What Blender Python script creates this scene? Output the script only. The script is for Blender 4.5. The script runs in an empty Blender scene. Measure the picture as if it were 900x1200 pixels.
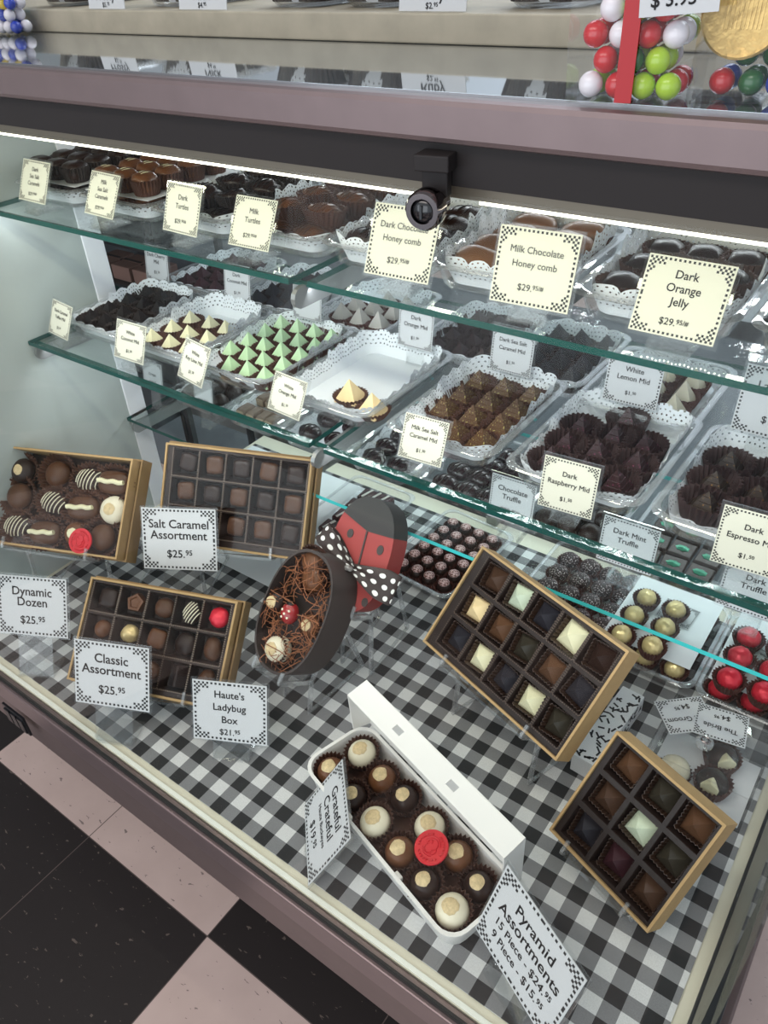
import bpy, bmesh, math, random
from mathutils import Matrix, Vector, Euler
R = math.radians
PI = math.pi
scn = bpy.context.scene
COL = scn.collection
rnd = random.Random(7)

# ------------------------------------------------------------------ camera, world, lights, exposure
ZC = 1.287                                   # camera height above the shop floor
ZM = ZC-0.52
yaw, pitch, roll = 0.663898618, 0.639119278, -0.0593724249
cy, sy, cp, sp = math.cos(yaw), math.sin(yaw), math.cos(pitch), math.sin(pitch)
fwd = Vector((-sy*cp, cy*cp, -sp)); rgt = Vector((cy, sy, 0)); upv = rgt.cross(fwd)
r2 = rgt*math.cos(roll) + upv*math.sin(roll); u2 = upv*math.cos(roll) - rgt*math.sin(roll)
cam = bpy.data.cameras.new('camera')
cam.sensor_fit = 'HORIZONTAL'; cam.sensor_width = 36.0; cam.lens = 36.0*923.55/900.0
cam.clip_start = 0.02
camo = bpy.data.objects.new('camera', cam); COL.objects.link(camo)
M = Matrix.Identity(4)
for i in range(3):
    M[i][0] = r2[i]; M[i][1] = u2[i]; M[i][2] = -fwd[i]
M.translation = Vector((0, 0, ZC))
camo.matrix_world = M
scn.camera = camo

w = bpy.data.worlds.new('shop_light'); scn.world = w; w.use_nodes = True
bgn = w.node_tree.nodes['Background']
bgn.inputs[0].default_value = (0.80, 0.90, 1.0, 1); bgn.inputs[1].default_value = 0.85

def area(name, loc, rot, sx, sy_, power, color):
    l = bpy.data.lights.new(name, 'AREA'); l.shape = 'RECTANGLE'; l.size = sx; l.size_y = sy_
    l.energy = power; l.color = color
    o = bpy.data.objects.new(name, l); COL.objects.link(o); o.location = loc; o.rotation_euler = rot
    return o
area('front_fill_light', (-0.8, -2.35, 1.45), (R(90), 0, 0), 4.2, 2.0, 48, (0.90, 0.95, 1.0))  # added fill from behind the camera, no window stands there
area('ceiling_lamp', (-0.8, -1.0, 2.75), (R(-18), 0, 0), 2.4, 1.2, 40, (1.0, 0.92, 0.86))
area('back_ceiling_lamp', (-0.5, 1.9, 2.75), (R(20), 0, 0), 2.4, 1.2, 55, (0.82, 0.91, 1.0))
# added fill lights inside the case; last, the LED strip under the front header
area('rear_fill_light', (-0.59, 1.09, ZC-0.128), (R(-30), 0, 0), 1.2, 0.012, 2.5, (0.88, 0.95, 1.0))  # added fill from the rear, towards the back trays
area('under_shelf_fill_light', (-0.59, 1.095, ZM-0.030), (R(-35), 0, 0), 1.2, 0.010, 1.2, (0.88, 0.95, 1.0))  # added fill below the middle shelf at the rear
area('top_shelf_fill_light', (-0.59, 0.632, ZC-0.321), (R(38), 0, 0), 1.2, 0.006, 1.0, (0.90, 0.95, 1.0))  # added fill under the front edge of the top shelf
area('middle_shelf_fill_light', (-0.59, 0.632, ZC-0.534), (R(35), 0, 0), 1.2, 0.006, 0.9, (0.90, 0.95, 1.0))  # added fill under the front edge of the middle shelf
area('led_strip_lamp', (-0.59, 0.476, ZC-0.151), (R(30), 0, 0), 1.2, 0.012, 1.5, (1.0, 0.96, 0.74))

vs = scn.view_settings
vs.view_transform = 'Standard'; vs.look = 'None'; vs.gamma = 1.0; vs.use_curve_mapping = False
vs.exposure = 0.0
scn.cycles.transparent_max_bounces = 48
scn.cycles.max_bounces = 10
scn.cycles.use_denoising = True
scn.cycles.caustics_reflective = False; scn.cycles.caustics_refractive = False

# ------------------------------------------------------------------ materials
MATS = {}
def nt(name):
    m = bpy.data.materials.new(name); m.use_nodes = True
    t = m.node_tree; return m, t, t.nodes, t.links, t.nodes['Principled BSDF']
def mat(name, col, rough=0.5, metal=0.0, spec=0.5, coat=0.0, noise=0.0, scale=60.0, bump=0.0, bscale=200.0, emit=0.0):
    if name in MATS: return MATS[name]
    m, t, n, l, p = nt(name)
    p.inputs['Base Color'].default_value = (*col, 1); p.inputs['Roughness'].default_value = rough
    p.inputs['Metallic'].default_value = metal; p.inputs['Specular IOR Level'].default_value = spec
    p.inputs['Coat Weight'].default_value = coat; p.inputs['Coat Roughness'].default_value = 0.1
    if emit:
        p.inputs['Emission Color'].default_value = (*col, 1); p.inputs['Emission Strength'].default_value = emit
    if noise or bump:
        tc = n.new('ShaderNodeTexCoord')
    if noise:
        no = n.new('ShaderNodeTexNoise'); no.inputs['Scale'].default_value = scale; no.inputs['Detail'].default_value = 4
        l.new(tc.outputs['Object'], no.inputs['Vector'])
        mx = n.new('ShaderNodeMix'); mx.data_type = 'RGBA'
        mx.inputs[6].default_value = (*[c*(1-noise) for c in col], 1); mx.inputs[7].default_value = (*[min(1, c*(1+noise)) for c in col], 1)
        l.new(no.outputs['Fac'], mx.inputs[0]); l.new(mx.outputs[2], p.inputs['Base Color'])
    if bump:
        nb = n.new('ShaderNodeTexNoise'); nb.inputs['Scale'].default_value = bscale
        l.new(tc.outputs['Object'], nb.inputs['Vector'])
        b = n.new('ShaderNodeBump'); b.inputs['Strength'].default_value = bump; b.inputs['Distance'].default_value = 0.002
        l.new(nb.outputs['Fac'], b.inputs['Height']); l.new(b.outputs[0], p.inputs['Normal'])
    MATS[name] = m; return m
def clear(name, tint=(1, 1, 1), base=0.04, edge=0.7, power=4.0, white=0.0, rough=0.03):
    """thin clear sheet: see-through, glossy towards grazing angles"""
    if name in MATS: return MATS[name]
    m, t, n, l, p = nt(name); n.remove(p)
    out = n['Material Output']
    tr = n.new('ShaderNodeBsdfTransparent'); tr.inputs[0].default_value = (*tint, 1)
    gl = n.new('ShaderNodeBsdfGlossy'); gl.inputs['Roughness'].default_value = rough
    lw = n.new('ShaderNodeLayerWeight'); lw.inputs[0].default_value = 0.5
    pw = n.new('ShaderNodeMath'); pw.operation = 'POWER'; pw.inputs[1].default_value = power
    ml = n.new('ShaderNodeMath'); ml.operation = 'MULTIPLY_ADD'; ml.inputs[1].default_value = edge; ml.inputs[2].default_value = base
    l.new(lw.outputs['Facing'], pw.inputs[0]); l.new(pw.outputs[0], ml.inputs[0])
    mx = n.new('ShaderNodeMixShader'); l.new(ml.outputs[0], mx.inputs[0]); l.new(tr.outputs[0], mx.inputs[1]); l.new(gl.outputs[0], mx.inputs[2])
    last = mx
    if white:
        df = n.new('ShaderNodeBsdfDiffuse'); df.inputs[0].default_value = (0.9, 0.93, 0.95, 1)
        m2 = n.new('ShaderNodeMixShader'); m2.inputs[0].default_value = white
        l.new(mx.outputs[0], m2.inputs[1]); l.new(df.outputs[0], m2.inputs[2]); last = m2
    l.new(last.outputs[0], out.inputs[0])
    MATS[name] = m; return m

DARK = mat('dark_chocolate', (0.024, 0.0105, 0.0070), 0.36, spec=0.32, noise=0.35, scale=90)
MILKL = mat('light_milk_chocolate', (0.24, 0.105, 0.042), 0.36, spec=0.35, noise=0.2, scale=60)
DARK2 = mat('very_dark_chocolate', (0.011, 0.007, 0.007), 0.4, spec=0.3, noise=0.3, scale=90)
MILK = mat('milk_chocolate', (0.135, 0.052, 0.021), 0.36, spec=0.35, noise=0.25, scale=90)
MILK2 = mat('mid_brown_chocolate', (0.085, 0.035, 0.016), 0.38, spec=0.32, noise=0.3, scale=90)
WHITE = mat('white_chocolate', (0.80, 0.74, 0.56), 0.38, noise=0.06, scale=50)
CREAM = mat('cream_chocolate', (0.80, 0.76, 0.50), 0.40, noise=0.07, scale=50)
GREEN = mat('pale_green_chocolate', (0.50, 0.70, 0.42), 0.40, noise=0.22, scale=45)
MINTW = mat('mint_white_chocolate', (0.62, 0.70, 0.52), 0.40, noise=0.2, scale=70)
ORANGE = mat('pale_orange_chocolate', (0.86, 0.66, 0.36), 0.40, noise=0.15, scale=70)
GREYW = mat('frosted_white_chocolate', (0.55, 0.52, 0.47), 0.45, noise=0.15, scale=80)
BLUED = mat('blue_dusted_chocolate', (0.024, 0.022, 0.028), 0.42, spec=0.28, noise=0.5, scale=120)
PURPD = mat('purple_dusted_chocolate', (0.046, 0.015, 0.020), 0.42, spec=0.28, noise=0.5, scale=120)
GOLDD = mat('gold_dusted_chocolate', (0.055, 0.032, 0.013), 0.28, noise=0.6, scale=140)
GREEND = mat('olive_dusted_chocolate', (0.036, 0.030, 0.021), 0.3, noise=0.5, scale=140)
def glitter_mat(name, base, spark, thr=0.66, scale=700):
    m, t, n, l, p = nt(name)
    tc = n.new('ShaderNodeTexCoord'); no = n.new('ShaderNodeTexNoise'); no.inputs['Scale'].default_value = scale
    l.new(tc.outputs['Object'], no.inputs['Vector'])
    g = n.new('ShaderNodeMath'); g.operation = 'GREATER_THAN'; g.inputs[1].default_value = thr; l.new(no.outputs['Fac'], g.inputs[0])
    mx = n.new('ShaderNodeMix'); mx.data_type = 'RGBA'; mx.inputs[6].default_value = (*base, 1); mx.inputs[7].default_value = (*spark, 1)
    l.new(g.outputs[0], mx.inputs[0]); l.new(mx.outputs[2], p.inputs['Base Color']); p.inputs['Roughness'].default_value = 0.40; p.inputs['Specular IOR Level'].default_value = 0.3
    MATS[name] = m; return m
MILKGOLD = glitter_mat('milk_chocolate_with_gold_dust', (0.085, 0.040, 0.016), (0.45, 0.40, 0.14), 0.66, 500)
RASP = glitter_mat('dark_chocolate_with_pink_dust', (0.030, 0.012, 0.013), (0.30, 0.06, 0.14), 0.68, 420)
ESPR = glitter_mat('dark_chocolate_with_copper_dust', (0.024, 0.013, 0.008), (0.45, 0.22, 0.05), 0.69, 420)
SPECK = glitter_mat('dark_chocolate_with_white_sprinkle', (0.030, 0.015, 0.015), (0.55, 0.45, 0.45), 0.60, 380)
PINKSP = glitter_mat('truffle_pink_sprinkle', (0.20, 0.08, 0.07), (0.72, 0.50, 0.48), 0.50, 420)
CUP = mat('brown_paper_cup', (0.070, 0.025, 0.014), 0.62, noise=0.2, scale=60)
CUPL = mat('light_brown_paper_cup', (0.120, 0.050, 0.028), 0.6, noise=0.2, scale=60)
CUPX = mat('plum_paper_cup', (0.034, 0.014, 0.013), 0.6)
CUPD = mat('dark_paper_cup', (0.020, 0.011, 0.009), 0.6)
CUPR = mat('reddish_paper_cup', (0.085, 0.022, 0.014), 0.6, noise=0.2, scale=60)
NUT = mat('peanut_filling', (0.64, 0.50, 0.28), 0.7, noise=0.45, scale=220, bump=0.5, bscale=300)
KRAFT = mat('kraft_card', (0.42, 0.27, 0.12), 0.75, noise=0.10, scale=120)
KRAFTD = mat('kraft_card_edge', (0.30, 0.19, 0.085), 0.75)
INSERT = mat('brown_plastic_insert', (0.018, 0.0100, 0.0080), 0.42, spec=0.35)
INSERT2 = mat('cocoa_brown_plastic_insert', (0.028, 0.0150, 0.0110), 0.5, spec=0.3)
LINER = mat('corrugated_brown_liner', (0.040, 0.019, 0.011), 0.45)
CARD = mat('white_card', (0.60, 0.61, 0.62), 0.7)
CARDC = mat('warm_lit_card', (0.69, 0.68, 0.57), 0.7)  # sign card with the LED's warm light put into its colour
CARDB = mat('black_ink_border', (0.018, 0.018, 0.020), 0.6)
INK = mat('black_lettering_ink', (0.025, 0.023, 0.025), 0.6)
INKG = mat('grey_lettering_ink', (0.16, 0.155, 0.15), 0.6)
PAPER = mat('white_paper', (0.78, 0.79, 0.80), 0.75)
FOAM = mat('white_moulded_plastic', (0.84, 0.82, 0.78), 0.42)
REDSEAL = mat('red_seal_wax', (0.56, 0.009, 0.020), 0.34, spec=0.4)
GOLDFOIL = mat('gold_foil', (0.84, 0.65, 0.31), 0.27, metal=0.3, noise=0.2, scale=120, bump=0.8, bscale=120)
REDFOIL = mat('red_foil', (0.70, 0.016, 0.040), 0.30, metal=0.25, noise=0.2, scale=100, bump=0.7, bscale=110)
GREENFOIL = mat('green_foil_leaf', (0.06, 0.32, 0.20), 0.3, metal=0.4)
ACRYL = clear('clear_acrylic', (0.98, 0.985, 0.985), 0.035, 0.75, 2.8, 0.015)
ACRYLE = mat('acrylic_cut_edge', (0.55, 0.60, 0.60), 0.25)
TRAYP = clear('clear_tray_plastic', (0.985, 0.985, 0.985), 0.03, 0.6, 2.8, 0.018)
RIMP = clear('clear_tray_rim_plastic', (0.95, 0.95, 0.95), 0.08, 0.65, 1.8, 0.10)
FRONTG = clear('front_glass_pane', (0.985, 0.995, 0.99), 0.008, 0.45, 5.0, 0.0, 0.0)
SHELFG = clear('shelf_glass', (0.94, 0.97, 0.96), 0.022, 0.5, 4.5, 0.0, 0.0)
SLEEVE = clear('clear_sleeve_film', (0.98, 0.98, 0.98), 0.020, 0.55, 3.0, 0.0, 0.0)
GEDGE = mat('teal_glass_edge', (0.008, 0.075, 0.066), 0.12, spec=0.5)
GEDGEL = mat('lit_cyan_glass_edge', (0.06, 0.60, 0.60), 0.12, spec=0.7)  # lit copy of the teal edge, its glow put into the colour
STEEL = mat('brushed_steel', (0.52, 0.50, 0.48), 0.34, metal=0.9, noise=0.08, scale=30)
PINKST = mat('rosy_brushed_steel', (0.215, 0.160, 0.160), 0.38, metal=0.55, noise=0.10, scale=40)
HEADER = mat('dark_header_metal', (0.020, 0.016, 0.016), 0.6, spec=0.3)
CHANNEL = mat('bronze_light_channel', (0.20, 0.17, 0.13), 0.4, metal=0.4)
LED = mat('led_diffuser', (1.0, 0.97, 0.78), 0.5, emit=5.0)
LEDGE = mat('cream_ledge_paint', (0.72, 0.68, 0.54), 0.35)
BLACKM = mat('black_frame_metal', (0.012, 0.013, 0.016), 0.35)
BLACKR = mat('black_rubber_gasket', (0.01, 0.01, 0.01), 0.5)
CHROME = mat('dark_chrome', (0.20, 0.17, 0.17), 0.10, metal=1.0)
BRACK = mat('grey_bracket_metal', (0.33, 0.34, 0.34), 0.35, metal=0.7)
WHITEP = mat('white_post_paint', (0.88, 0.89, 0.92), 0.4)
WOOD = mat('grey_washed_wood_board', (0.42, 0.37, 0.28), 0.5, noise=0.25, scale=40)
LBRED = mat('red_corrugated_card', (0.30, 0.034, 0.030), 0.6)
LBBLK = mat('black_corrugated_card', (0.024, 0.022, 0.020), 0.6)
LBBRN = mat('dark_brown_card', (0.040, 0.029, 0.026), 0.6)
SHRED = mat('copper_paper_shred', (0.30, 0.11, 0.045), 0.6, noise=0.4, scale=30)

def floor_mat():
    m, t, n, l, p = nt('checkered_vinyl_tile')
    tc = n.new('ShaderNodeTexCoord'); sx = n.new('ShaderNodeSeparateXYZ'); l.new(tc.outputs['Object'], sx.inputs[0])
    def mth(op, a, b=None, c=None):
        q = n.new('ShaderNodeMath'); q.operation = op
        for i, v in enumerate((a, b, c)):
            if v is None: continue
            if isinstance(v, (int, float)): q.inputs[i].default_value = v
            else: l.new(v, q.inputs[i])
        return q.outputs[0]
    u = mth('DIVIDE', mth('ADD', sx.outputs[0], 0.637), 0.61); v = mth('DIVIDE', mth('ADD', sx.outputs[1], -0.289), 0.61)
    par = mth('FLOORED_MODULO', mth('ADD', mth('FLOOR', u), mth('FLOOR', v)), 2.0)     # white where odd
    no = n.new('ShaderNodeTexNoise'); no.inputs['Scale'].default_value = 55; no.inputs['Detail'].default_value = 3; no.inputs['Distortion'].default_value = 0.6
    mp = n.new('ShaderNodeMapping'); mp.inputs['Scale'].default_value = (1, 2.4, 1); mp.inputs['Rotation'].default_value = (0, 0, 0.6)
    l.new(tc.outputs['Object'], mp.inputs[0]); l.new(mp.outputs[0], no.inputs['Vector'])
    fl = mth('GREATER_THAN', no.outputs['Fac'], 0.685)
    fine = n.new('ShaderNodeTexNoise'); fine.inputs['Scale'].default_value = 14; fine.inputs['Detail'].default_value = 8
    l.new(tc.outputs['Object'], fine.inputs['Vector'])
    wm = n.new('ShaderNodeMix'); wm.data_type = 'RGBA'; wm.inputs[6].default_value = (0.46, 0.345, 0.315, 1); wm.inputs[7].default_value = (0.60, 0.465, 0.425, 1); l.new(fine.outputs['Fac'], wm.inputs[0])
    wm2 = n.new('ShaderNodeMix'); wm2.data_type = 'RGBA'; wm2.inputs[7].default_value = (0.22, 0.17, 0.16, 1); l.new(wm.outputs[2], wm2.inputs[6]); l.new(fl, wm2.inputs[0])
    bm_ = n.new('ShaderNodeMix'); bm_.data_type = 'RGBA'; bm_.inputs[6].default_value = (0.020, 0.016, 0.016, 1); bm_.inputs[7].default_value = (0.11, 0.085, 0.075, 1); l.new(fl, bm_.inputs[0])
    fin = n.new('ShaderNodeMix'); fin.data_type = 'RGBA'; l.new(par, fin.inputs[0]); l.new(bm_.outputs[2], fin.inputs[6]); l.new(wm2.outputs[2], fin.inputs[7])
    # seams every half square
    su = mth('ABSOLUTE', mth('SUBTRACT', mth('FRACT', mth('ADD', mth('MULTIPLY', u, 2.0), 0.5)), 0.5))
    sv = mth('ABSOLUTE', mth('SUBTRACT', mth('FRACT', mth('ADD', mth('MULTIPLY', v, 2.0), 0.5)), 0.5))
    seam = mth('LESS_THAN', mth('MINIMUM', su, sv), 0.0028)
    f2 = n.new('ShaderNodeMix'); f2.data_type = 'RGBA'; l.new(seam, f2.inputs[0]); l.new(fin.outputs[2], f2.inputs[6]); f2.inputs[7].default_value = (0.10, 0.075, 0.07, 1)
    l.new(f2.outputs[2], p.inputs['Base Color']); p.inputs['Roughness'].default_value = 0.5; p.inputs['Specular IOR Level'].default_value = 0.25
    return m
def gingham_mat():
    m, t, n, l, p = nt('black_white_gingham')
    tc = n.new('ShaderNodeTexCoord'); sx = n.new('ShaderNodeSeparateXYZ'); l.new(tc.outputs['Object'], sx.inputs[0])
    def band(o, ph, per):
        a = n.new('ShaderNodeMath'); a.operation = 'MULTIPLY_ADD'; a.inputs[1].default_value = 1/per; a.inputs[2].default_value = -ph/per+0.25; l.new(o, a.inputs[0])
        f = n.new('ShaderNodeMath'); f.operation = 'FRACT'; l.new(a.outputs[0], f.inputs[0])
        g = n.new('ShaderNodeMath'); g.operation = 'LESS_THAN'; g.inputs[1].default_value = 0.5; l.new(f.outputs[0], g.inputs[0]); return g.outputs[0]
    bx, by = band(sx.outputs[0], -0.665, 0.0409), band(sx.outputs[1], 0.3450, 0.0398)
    s = n.new('ShaderNodeMath'); s.operation = 'ADD'; l.new(bx, s.inputs[0]); l.new(by, s.inputs[1])
    h = n.new('ShaderNodeMath'); h.operation = 'MULTIPLY'; h.inputs[1].default_value = 0.5; l.new(s.outputs[0], h.inputs[0])
    cr = n.new('ShaderNodeValToRGB'); cr.color_ramp.interpolation = 'CONSTANT'
    e = cr.color_ramp.elements; e[0].position = 0; e[0].color = (0.66, 0.66, 0.65, 1); e[1].position = 0.25; e[1].color = (0.215, 0.215, 0.22, 1)
    q = e.new(0.75); q.color = (0.020, 0.020, 0.021, 1)
    l.new(h.outputs[0], cr.inputs[0])
    wv = n.new('ShaderNodeTexNoise'); wv.inputs['Scale'].default_value = 700; l.new(tc.outputs['Object'], wv.inputs['Vector'])
    mx = n.new('ShaderNodeMix'); mx.data_type = 'RGBA'; mx.blend_type = 'MULTIPLY'; mx.inputs[0].default_value = 0.35
    l.new(cr.outputs[0], mx.inputs[6]); l.new(wv.outputs['Fac'], mx.inputs[7])
    sc = n.new('ShaderNodeMix'); sc.data_type = 'RGBA'; sc.blend_type = 'MULTIPLY'; sc.inputs[0].default_value = 1; sc.inputs[7].default_value = (1.2, 1.2, 1.2, 1)
    l.new(mx.outputs[2], sc.inputs[6])
    l.new(sc.outputs[2], p.inputs['Base Color']); p.inputs['Roughness'].default_value = 0.85
    return m
def lace_mat():
    """white paper lace: rows of small punched holes near the border (uv: metres round the edge, metres from the inner fold)"""
    m, t, n, l, p = nt('white_paper_lace')
    p.inputs['Base Color'].default_value = (0.80, 0.83, 0.86, 1); p.inputs['Roughness'].default_value = 0.8
    uv = n.new('ShaderNodeUVMap'); sx = n.new('ShaderNodeSeparateXYZ'); l.new(uv.outputs[0], sx.inputs[0])
    def mth(op, a, b=None):
        q = n.new('ShaderNodeMath'); q.operation = op
        for i, v in enumerate((a, b)):
            if v is None: continue
            if isinstance(v, (int, float)): q.inputs[i].default_value = v
            else: l.new(v, q.inputs[i])
        return q.outputs[0]
    per = 0.0056
    row = mth('FLOOR', mth('DIVIDE', sx.outputs[1], per))
    fu = mth('SUBTRACT', mth('FRACT', mth('ADD', mth('DIVIDE', sx.outputs[0], per), mth('MULTIPLY', row, 0.5))), 0.5)
    fv = mth('SUBTRACT', mth('FRACT', mth('DIVIDE', sx.outputs[1], per)), 0.5)
    d = mth('SQRT', mth('ADD', mth('MULTIPLY', fu, fu), mth('MULTIPLY', fv, fv)))
    hole = mth('MULTIPLY', mth('LESS_THAN', d, 0.18), mth('GREATER_THAN', sx.outputs[1], 0.0095))
    tr = n.new('ShaderNodeBsdfTransparent'); mx = n.new('ShaderNodeMixShader')
    l.new(hole, mx.inputs[0]); l.new(p.outputs[0], mx.inputs[1]); l.new(tr.outputs[0], mx.inputs[2]); l.new(mx.outputs[0], n['Material Output'].inputs[0])
    return m
def dots_mat(name, base, dot, per, rad, offset_rows=True):
    m, t, n, l, p = nt(name)
    uv = n.new('ShaderNodeUVMap'); sx = n.new('ShaderNodeSeparateXYZ'); l.new(uv.outputs[0], sx.inputs[0])
    def mth(op, a, b=None):
        q = n.new('ShaderNodeMath'); q.operation = op
        for i, v in enumerate((a, b)):
            if v is None: continue
            if isinstance(v, (int, float)): q.inputs[i].default_value = v
            else: l.new(v, q.inputs[i])
        return q.outputs[0]
    row = mth('FLOOR', mth('DIVIDE', sx.outputs[1], per))
    fu = mth('SUBTRACT', mth('FRACT', mth('ADD', mth('DIVIDE', sx.outputs[0], per), mth('MULTIPLY', row, 0.5 if offset_rows else 0.0))), 0.5)
    fv = mth('SUBTRACT', mth('FRACT', mth('DIVIDE', sx.outputs[1], per)), 0.5)
    d = mth('SQRT', mth('ADD', mth('MULTIPLY', fu, fu), mth('MULTIPLY', fv, fv)))
    c = mth('LESS_THAN', d, rad)
    mx = n.new('ShaderNodeMix'); mx.data_type = 'RGBA'; mx.inputs[6].default_value = (*base, 1); mx.inputs[7].default_value = (*dot, 1)
    l.new(c, mx.inputs[0]); l.new(mx.outputs[2], p.inputs['Base Color']); p.inputs['Roughness'].default_value = 0.55
    return m
FLOORM, GINGHAM, LACE = floor_mat(), gingham_mat(), lace_mat()
RIBBON = dots_mat('brown_ribbon_with_white_dots', (0.028, 0.016, 0.014), (0.75, 0.74, 0.70), 0.0155, 0.26)
POLKA = dots_mat('white_paper_with_black_dots', (0.62, 0.64, 0.66), (0.03, 0.03, 0.035), 0.030, 0.27, False)

# ------------------------------------------------------------------ mesh helpers
class MB:
    def __init__(s): s.v = []; s.f = []; s.m = []; s.uv = None
    def add(s, vs_, fs, mi=0):
        o = len(s.v); s.v += [tuple(v) for v in vs_]; s.f += [tuple(i+o for i in f) for f in fs]; s.m += [mi]*len(fs); return s
    def box(s, x0, x1, y0, y1, z0, z1, mi=0, Mx=None):
        vs_ = [Vector(p) for p in ((x0,y0,z0),(x1,y0,z0),(x1,y1,z0),(x0,y1,z0),(x0,y0,z1),(x1,y0,z1),(x1,y1,z1),(x0,y1,z1))]
        if Mx: vs_ = [Mx @ v for v in vs_]
        return s.add(vs_, [(0,3,2,1),(4,5,6,7),(0,1,5,4),(1,2,6,5),(2,3,7,6),(3,0,4,7)], mi)
    def bar(s, a, b, wx, wn, xdir=(1,0,0), mi=0):
        """rectangular bar from a to b; wx thickness along xdir, wn across"""
        a, b = Vector(a), Vector(b); d = (b-a).normalized(); x = Vector(xdir).normalized(); nn = d.cross(x).normalized()
        vs_ = []
        for p in (a, b):
            for sx_, sn in ((-1,-1),(1,-1),(1,1),(-1,1)): vs_.append(p + x*sx_*wx/2 + nn*sn*wn/2)
        return s.add(vs_, [(0,3,2,1),(4,5,6,7),(0,1,5,4),(1,2,6,5),(2,3,7,6),(3,0,4,7)], mi)
    def rings(s, rings, closed=True, cap0=True, cap1=True, mi=0):
        n_ = len(rings[0]); vs_ = [p for r_ in rings for p in r_]; fs = []
        for k in range(len(rings)-1):
            for i in range(n_ if closed else n_-1):
                j = (i+1) % n_
                fs.append((k*n_+i, k*n_+j, (k+1)*n_+j, (k+1)*n_+i))
        if cap0: fs.append(tuple(reversed(range(n_))))
        if cap1: fs.append(tuple(range((len(rings)-1)*n_, len(rings)*n_)))
        return s.add(vs_, fs, mi)
    def lathe(s, prof, n_=20, mi=0, c=(0,0,0), sx=1, sy_=1, cap0=True, cap1=True):
        return s.rings([[(c[0]+r_*sx*math.cos(2*PI*i/n_), c[1]+r_*sy_*math.sin(2*PI*i/n_), c[2]+z) for i in range(n_)] for r_, z in prof], True, cap0, cap1, mi)
    def tube(s, pts, rad, n_=6, mi=0):
        pts = [Vector(p) for p in pts]; rs = []
        for k, p in enumerate(pts):
            d = (pts[min(k+1, len(pts)-1)] - pts[max(k-1, 0)]).normalized()
            a = d.cross(Vector((0,0,1)));
            if a.length < 1e-4: a = d.cross(Vector((0,1,0)))
            a.normalize(); b = d.cross(a)
            rs.append([p + (a*math.cos(2*PI*i/n_) + b*math.sin(2*PI*i/n_))*rad for i in range(n_)])
        return s.rings(rs, mi=mi)
    def mesh(s, name, mats, smooth=False, bevel=0, uvs=None):
        me = bpy.data.meshes.new(name); me.from_pydata([tuple(v) for v in s.v], [], s.f)
        for m_ in (mats if isinstance(mats, (list, tuple)) else [mats]): me.materials.append(m_)
        me.polygons.foreach_set('material_index', s.m)
        bm = bmesh.new(); bm.from_mesh(me)
        if bevel:
            bmesh.ops.bevel(bm, geom=[e for e in bm.edges if len(e.link_faces) == 2 and e.calc_face_angle(0) > 0.6], offset=bevel, segments=2, affect='EDGES', profile=0.5)
        if uvs is None: bmesh.ops.recalc_face_normals(bm, faces=bm.faces)
        bm.to_mesh(me); bm.free()
        if smooth:
            me.polygons.foreach_set('use_smooth', [True]*len(me.polygons))
            try: me.set_sharp_from_angle(angle=R(40))
            except Exception: pass
        if uvs is not None:
            lay = me.uv_layers.new(name='UVMap')
            for pl in me.polygons:
                for li, vi in zip(pl.loop_indices, pl.vertices): lay.data[li].uv = uvs[vi]
        me.update(); return me

def link(name, me, parent=None, mx=None):
    o = bpy.data.objects.new(name, me); COL.objects.link(o)
    if parent: o.parent = parent
    if mx is not None: o.matrix_local = mx
    return o
def tag(o, label, cat, group=None, kind=None):
    if label: o['label'] = label
    if cat: o['category'] = cat
    if group: o['group'] = group
    if kind: o['kind'] = kind
    return o
def empty(name, mx, label, cat, group=None):
    o = bpy.data.objects.new(name, None); COL.objects.link(o); o.empty_display_size = 0.02
    o.matrix_world = mx
    return tag(o, label, cat, group)
def struct(name, me, mx=None):
    o = link(name, me, None, mx); o['kind'] = 'structure'; return o
def T(x, y, z): return Matrix.Translation((x, y, z))
def RZ(a): return Matrix.Rotation(a, 4, 'Z')
def pose(p, yaw_, lean_, roll_=0.0):
    """front face at local y=0 facing -y, z up along the face; p given relative to the camera height"""
    return T(p[0], p[1], ZC+p[2]) @ RZ(R(yaw_)) @ Matrix.Rotation(-R(lean_), 4, 'X') @ Matrix.Rotation(R(roll_), 4, 'Y')
def boxmesh(name, x0, x1, y0, y1, z0, z1, m_, bevel=0):
    return MB().box(x0, x1, y0, y1, z0, z1).mesh(name, m_, bevel=bevel)

ORD = ['first', 'second', 'third', 'fourth', 'fifth', 'sixth', 'seventh', 'eighth']
def row_name(r_, n_):
    if r_ == 0: return 'front row'
    if r_ == n_-1: return 'back row'
    if n_ == 3: return 'middle row'
    return ORD[r_] + ' row'
def col_name(c, n_):
    if n_ == 1: return 'middle'
    if c == 0: return 'left end'
    if c == n_-1: return 'right end'
    if n_ == 3: return 'centre'
    return ORD[c] + ' from left'

# ------------------------------------------------------------------ the setting: floor, display case shell
ZD = ZC-0.95; ZL = ZC-0.733; ZM = ZC-0.52; ZT = ZC-0.307
XL, XR = -1.206, 0.03
struct('floor', boxmesh('floor', -4, 3, -2.5, 3.2, -0.05, 0, FLOORM))
bwall = mat('slate_grey_wall_paint', (0.105, 0.115, 0.125), 0.55, noise=0.2, scale=25)
struct('wall_back', boxmesh('wall_back', -4, 3, 3.1, 3.2, 0, 2.9, mat('shop_wall_paint', (0.74, 0.77, 0.80), 0.7)))
struct('ceiling', boxmesh('ceiling', -4, 3, -2.5, 3.2, 2.9, 2.95, mat('ceiling_paint', (0.75, 0.75, 0.73), 0.8)))
struct('wall_left', boxmesh('wall_left', -4.1, -4, -2.5, 3.2, 0, 2.9, mat('left_wall_paint', (0.40, 0.41, 0.40), 0.7)))

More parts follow.
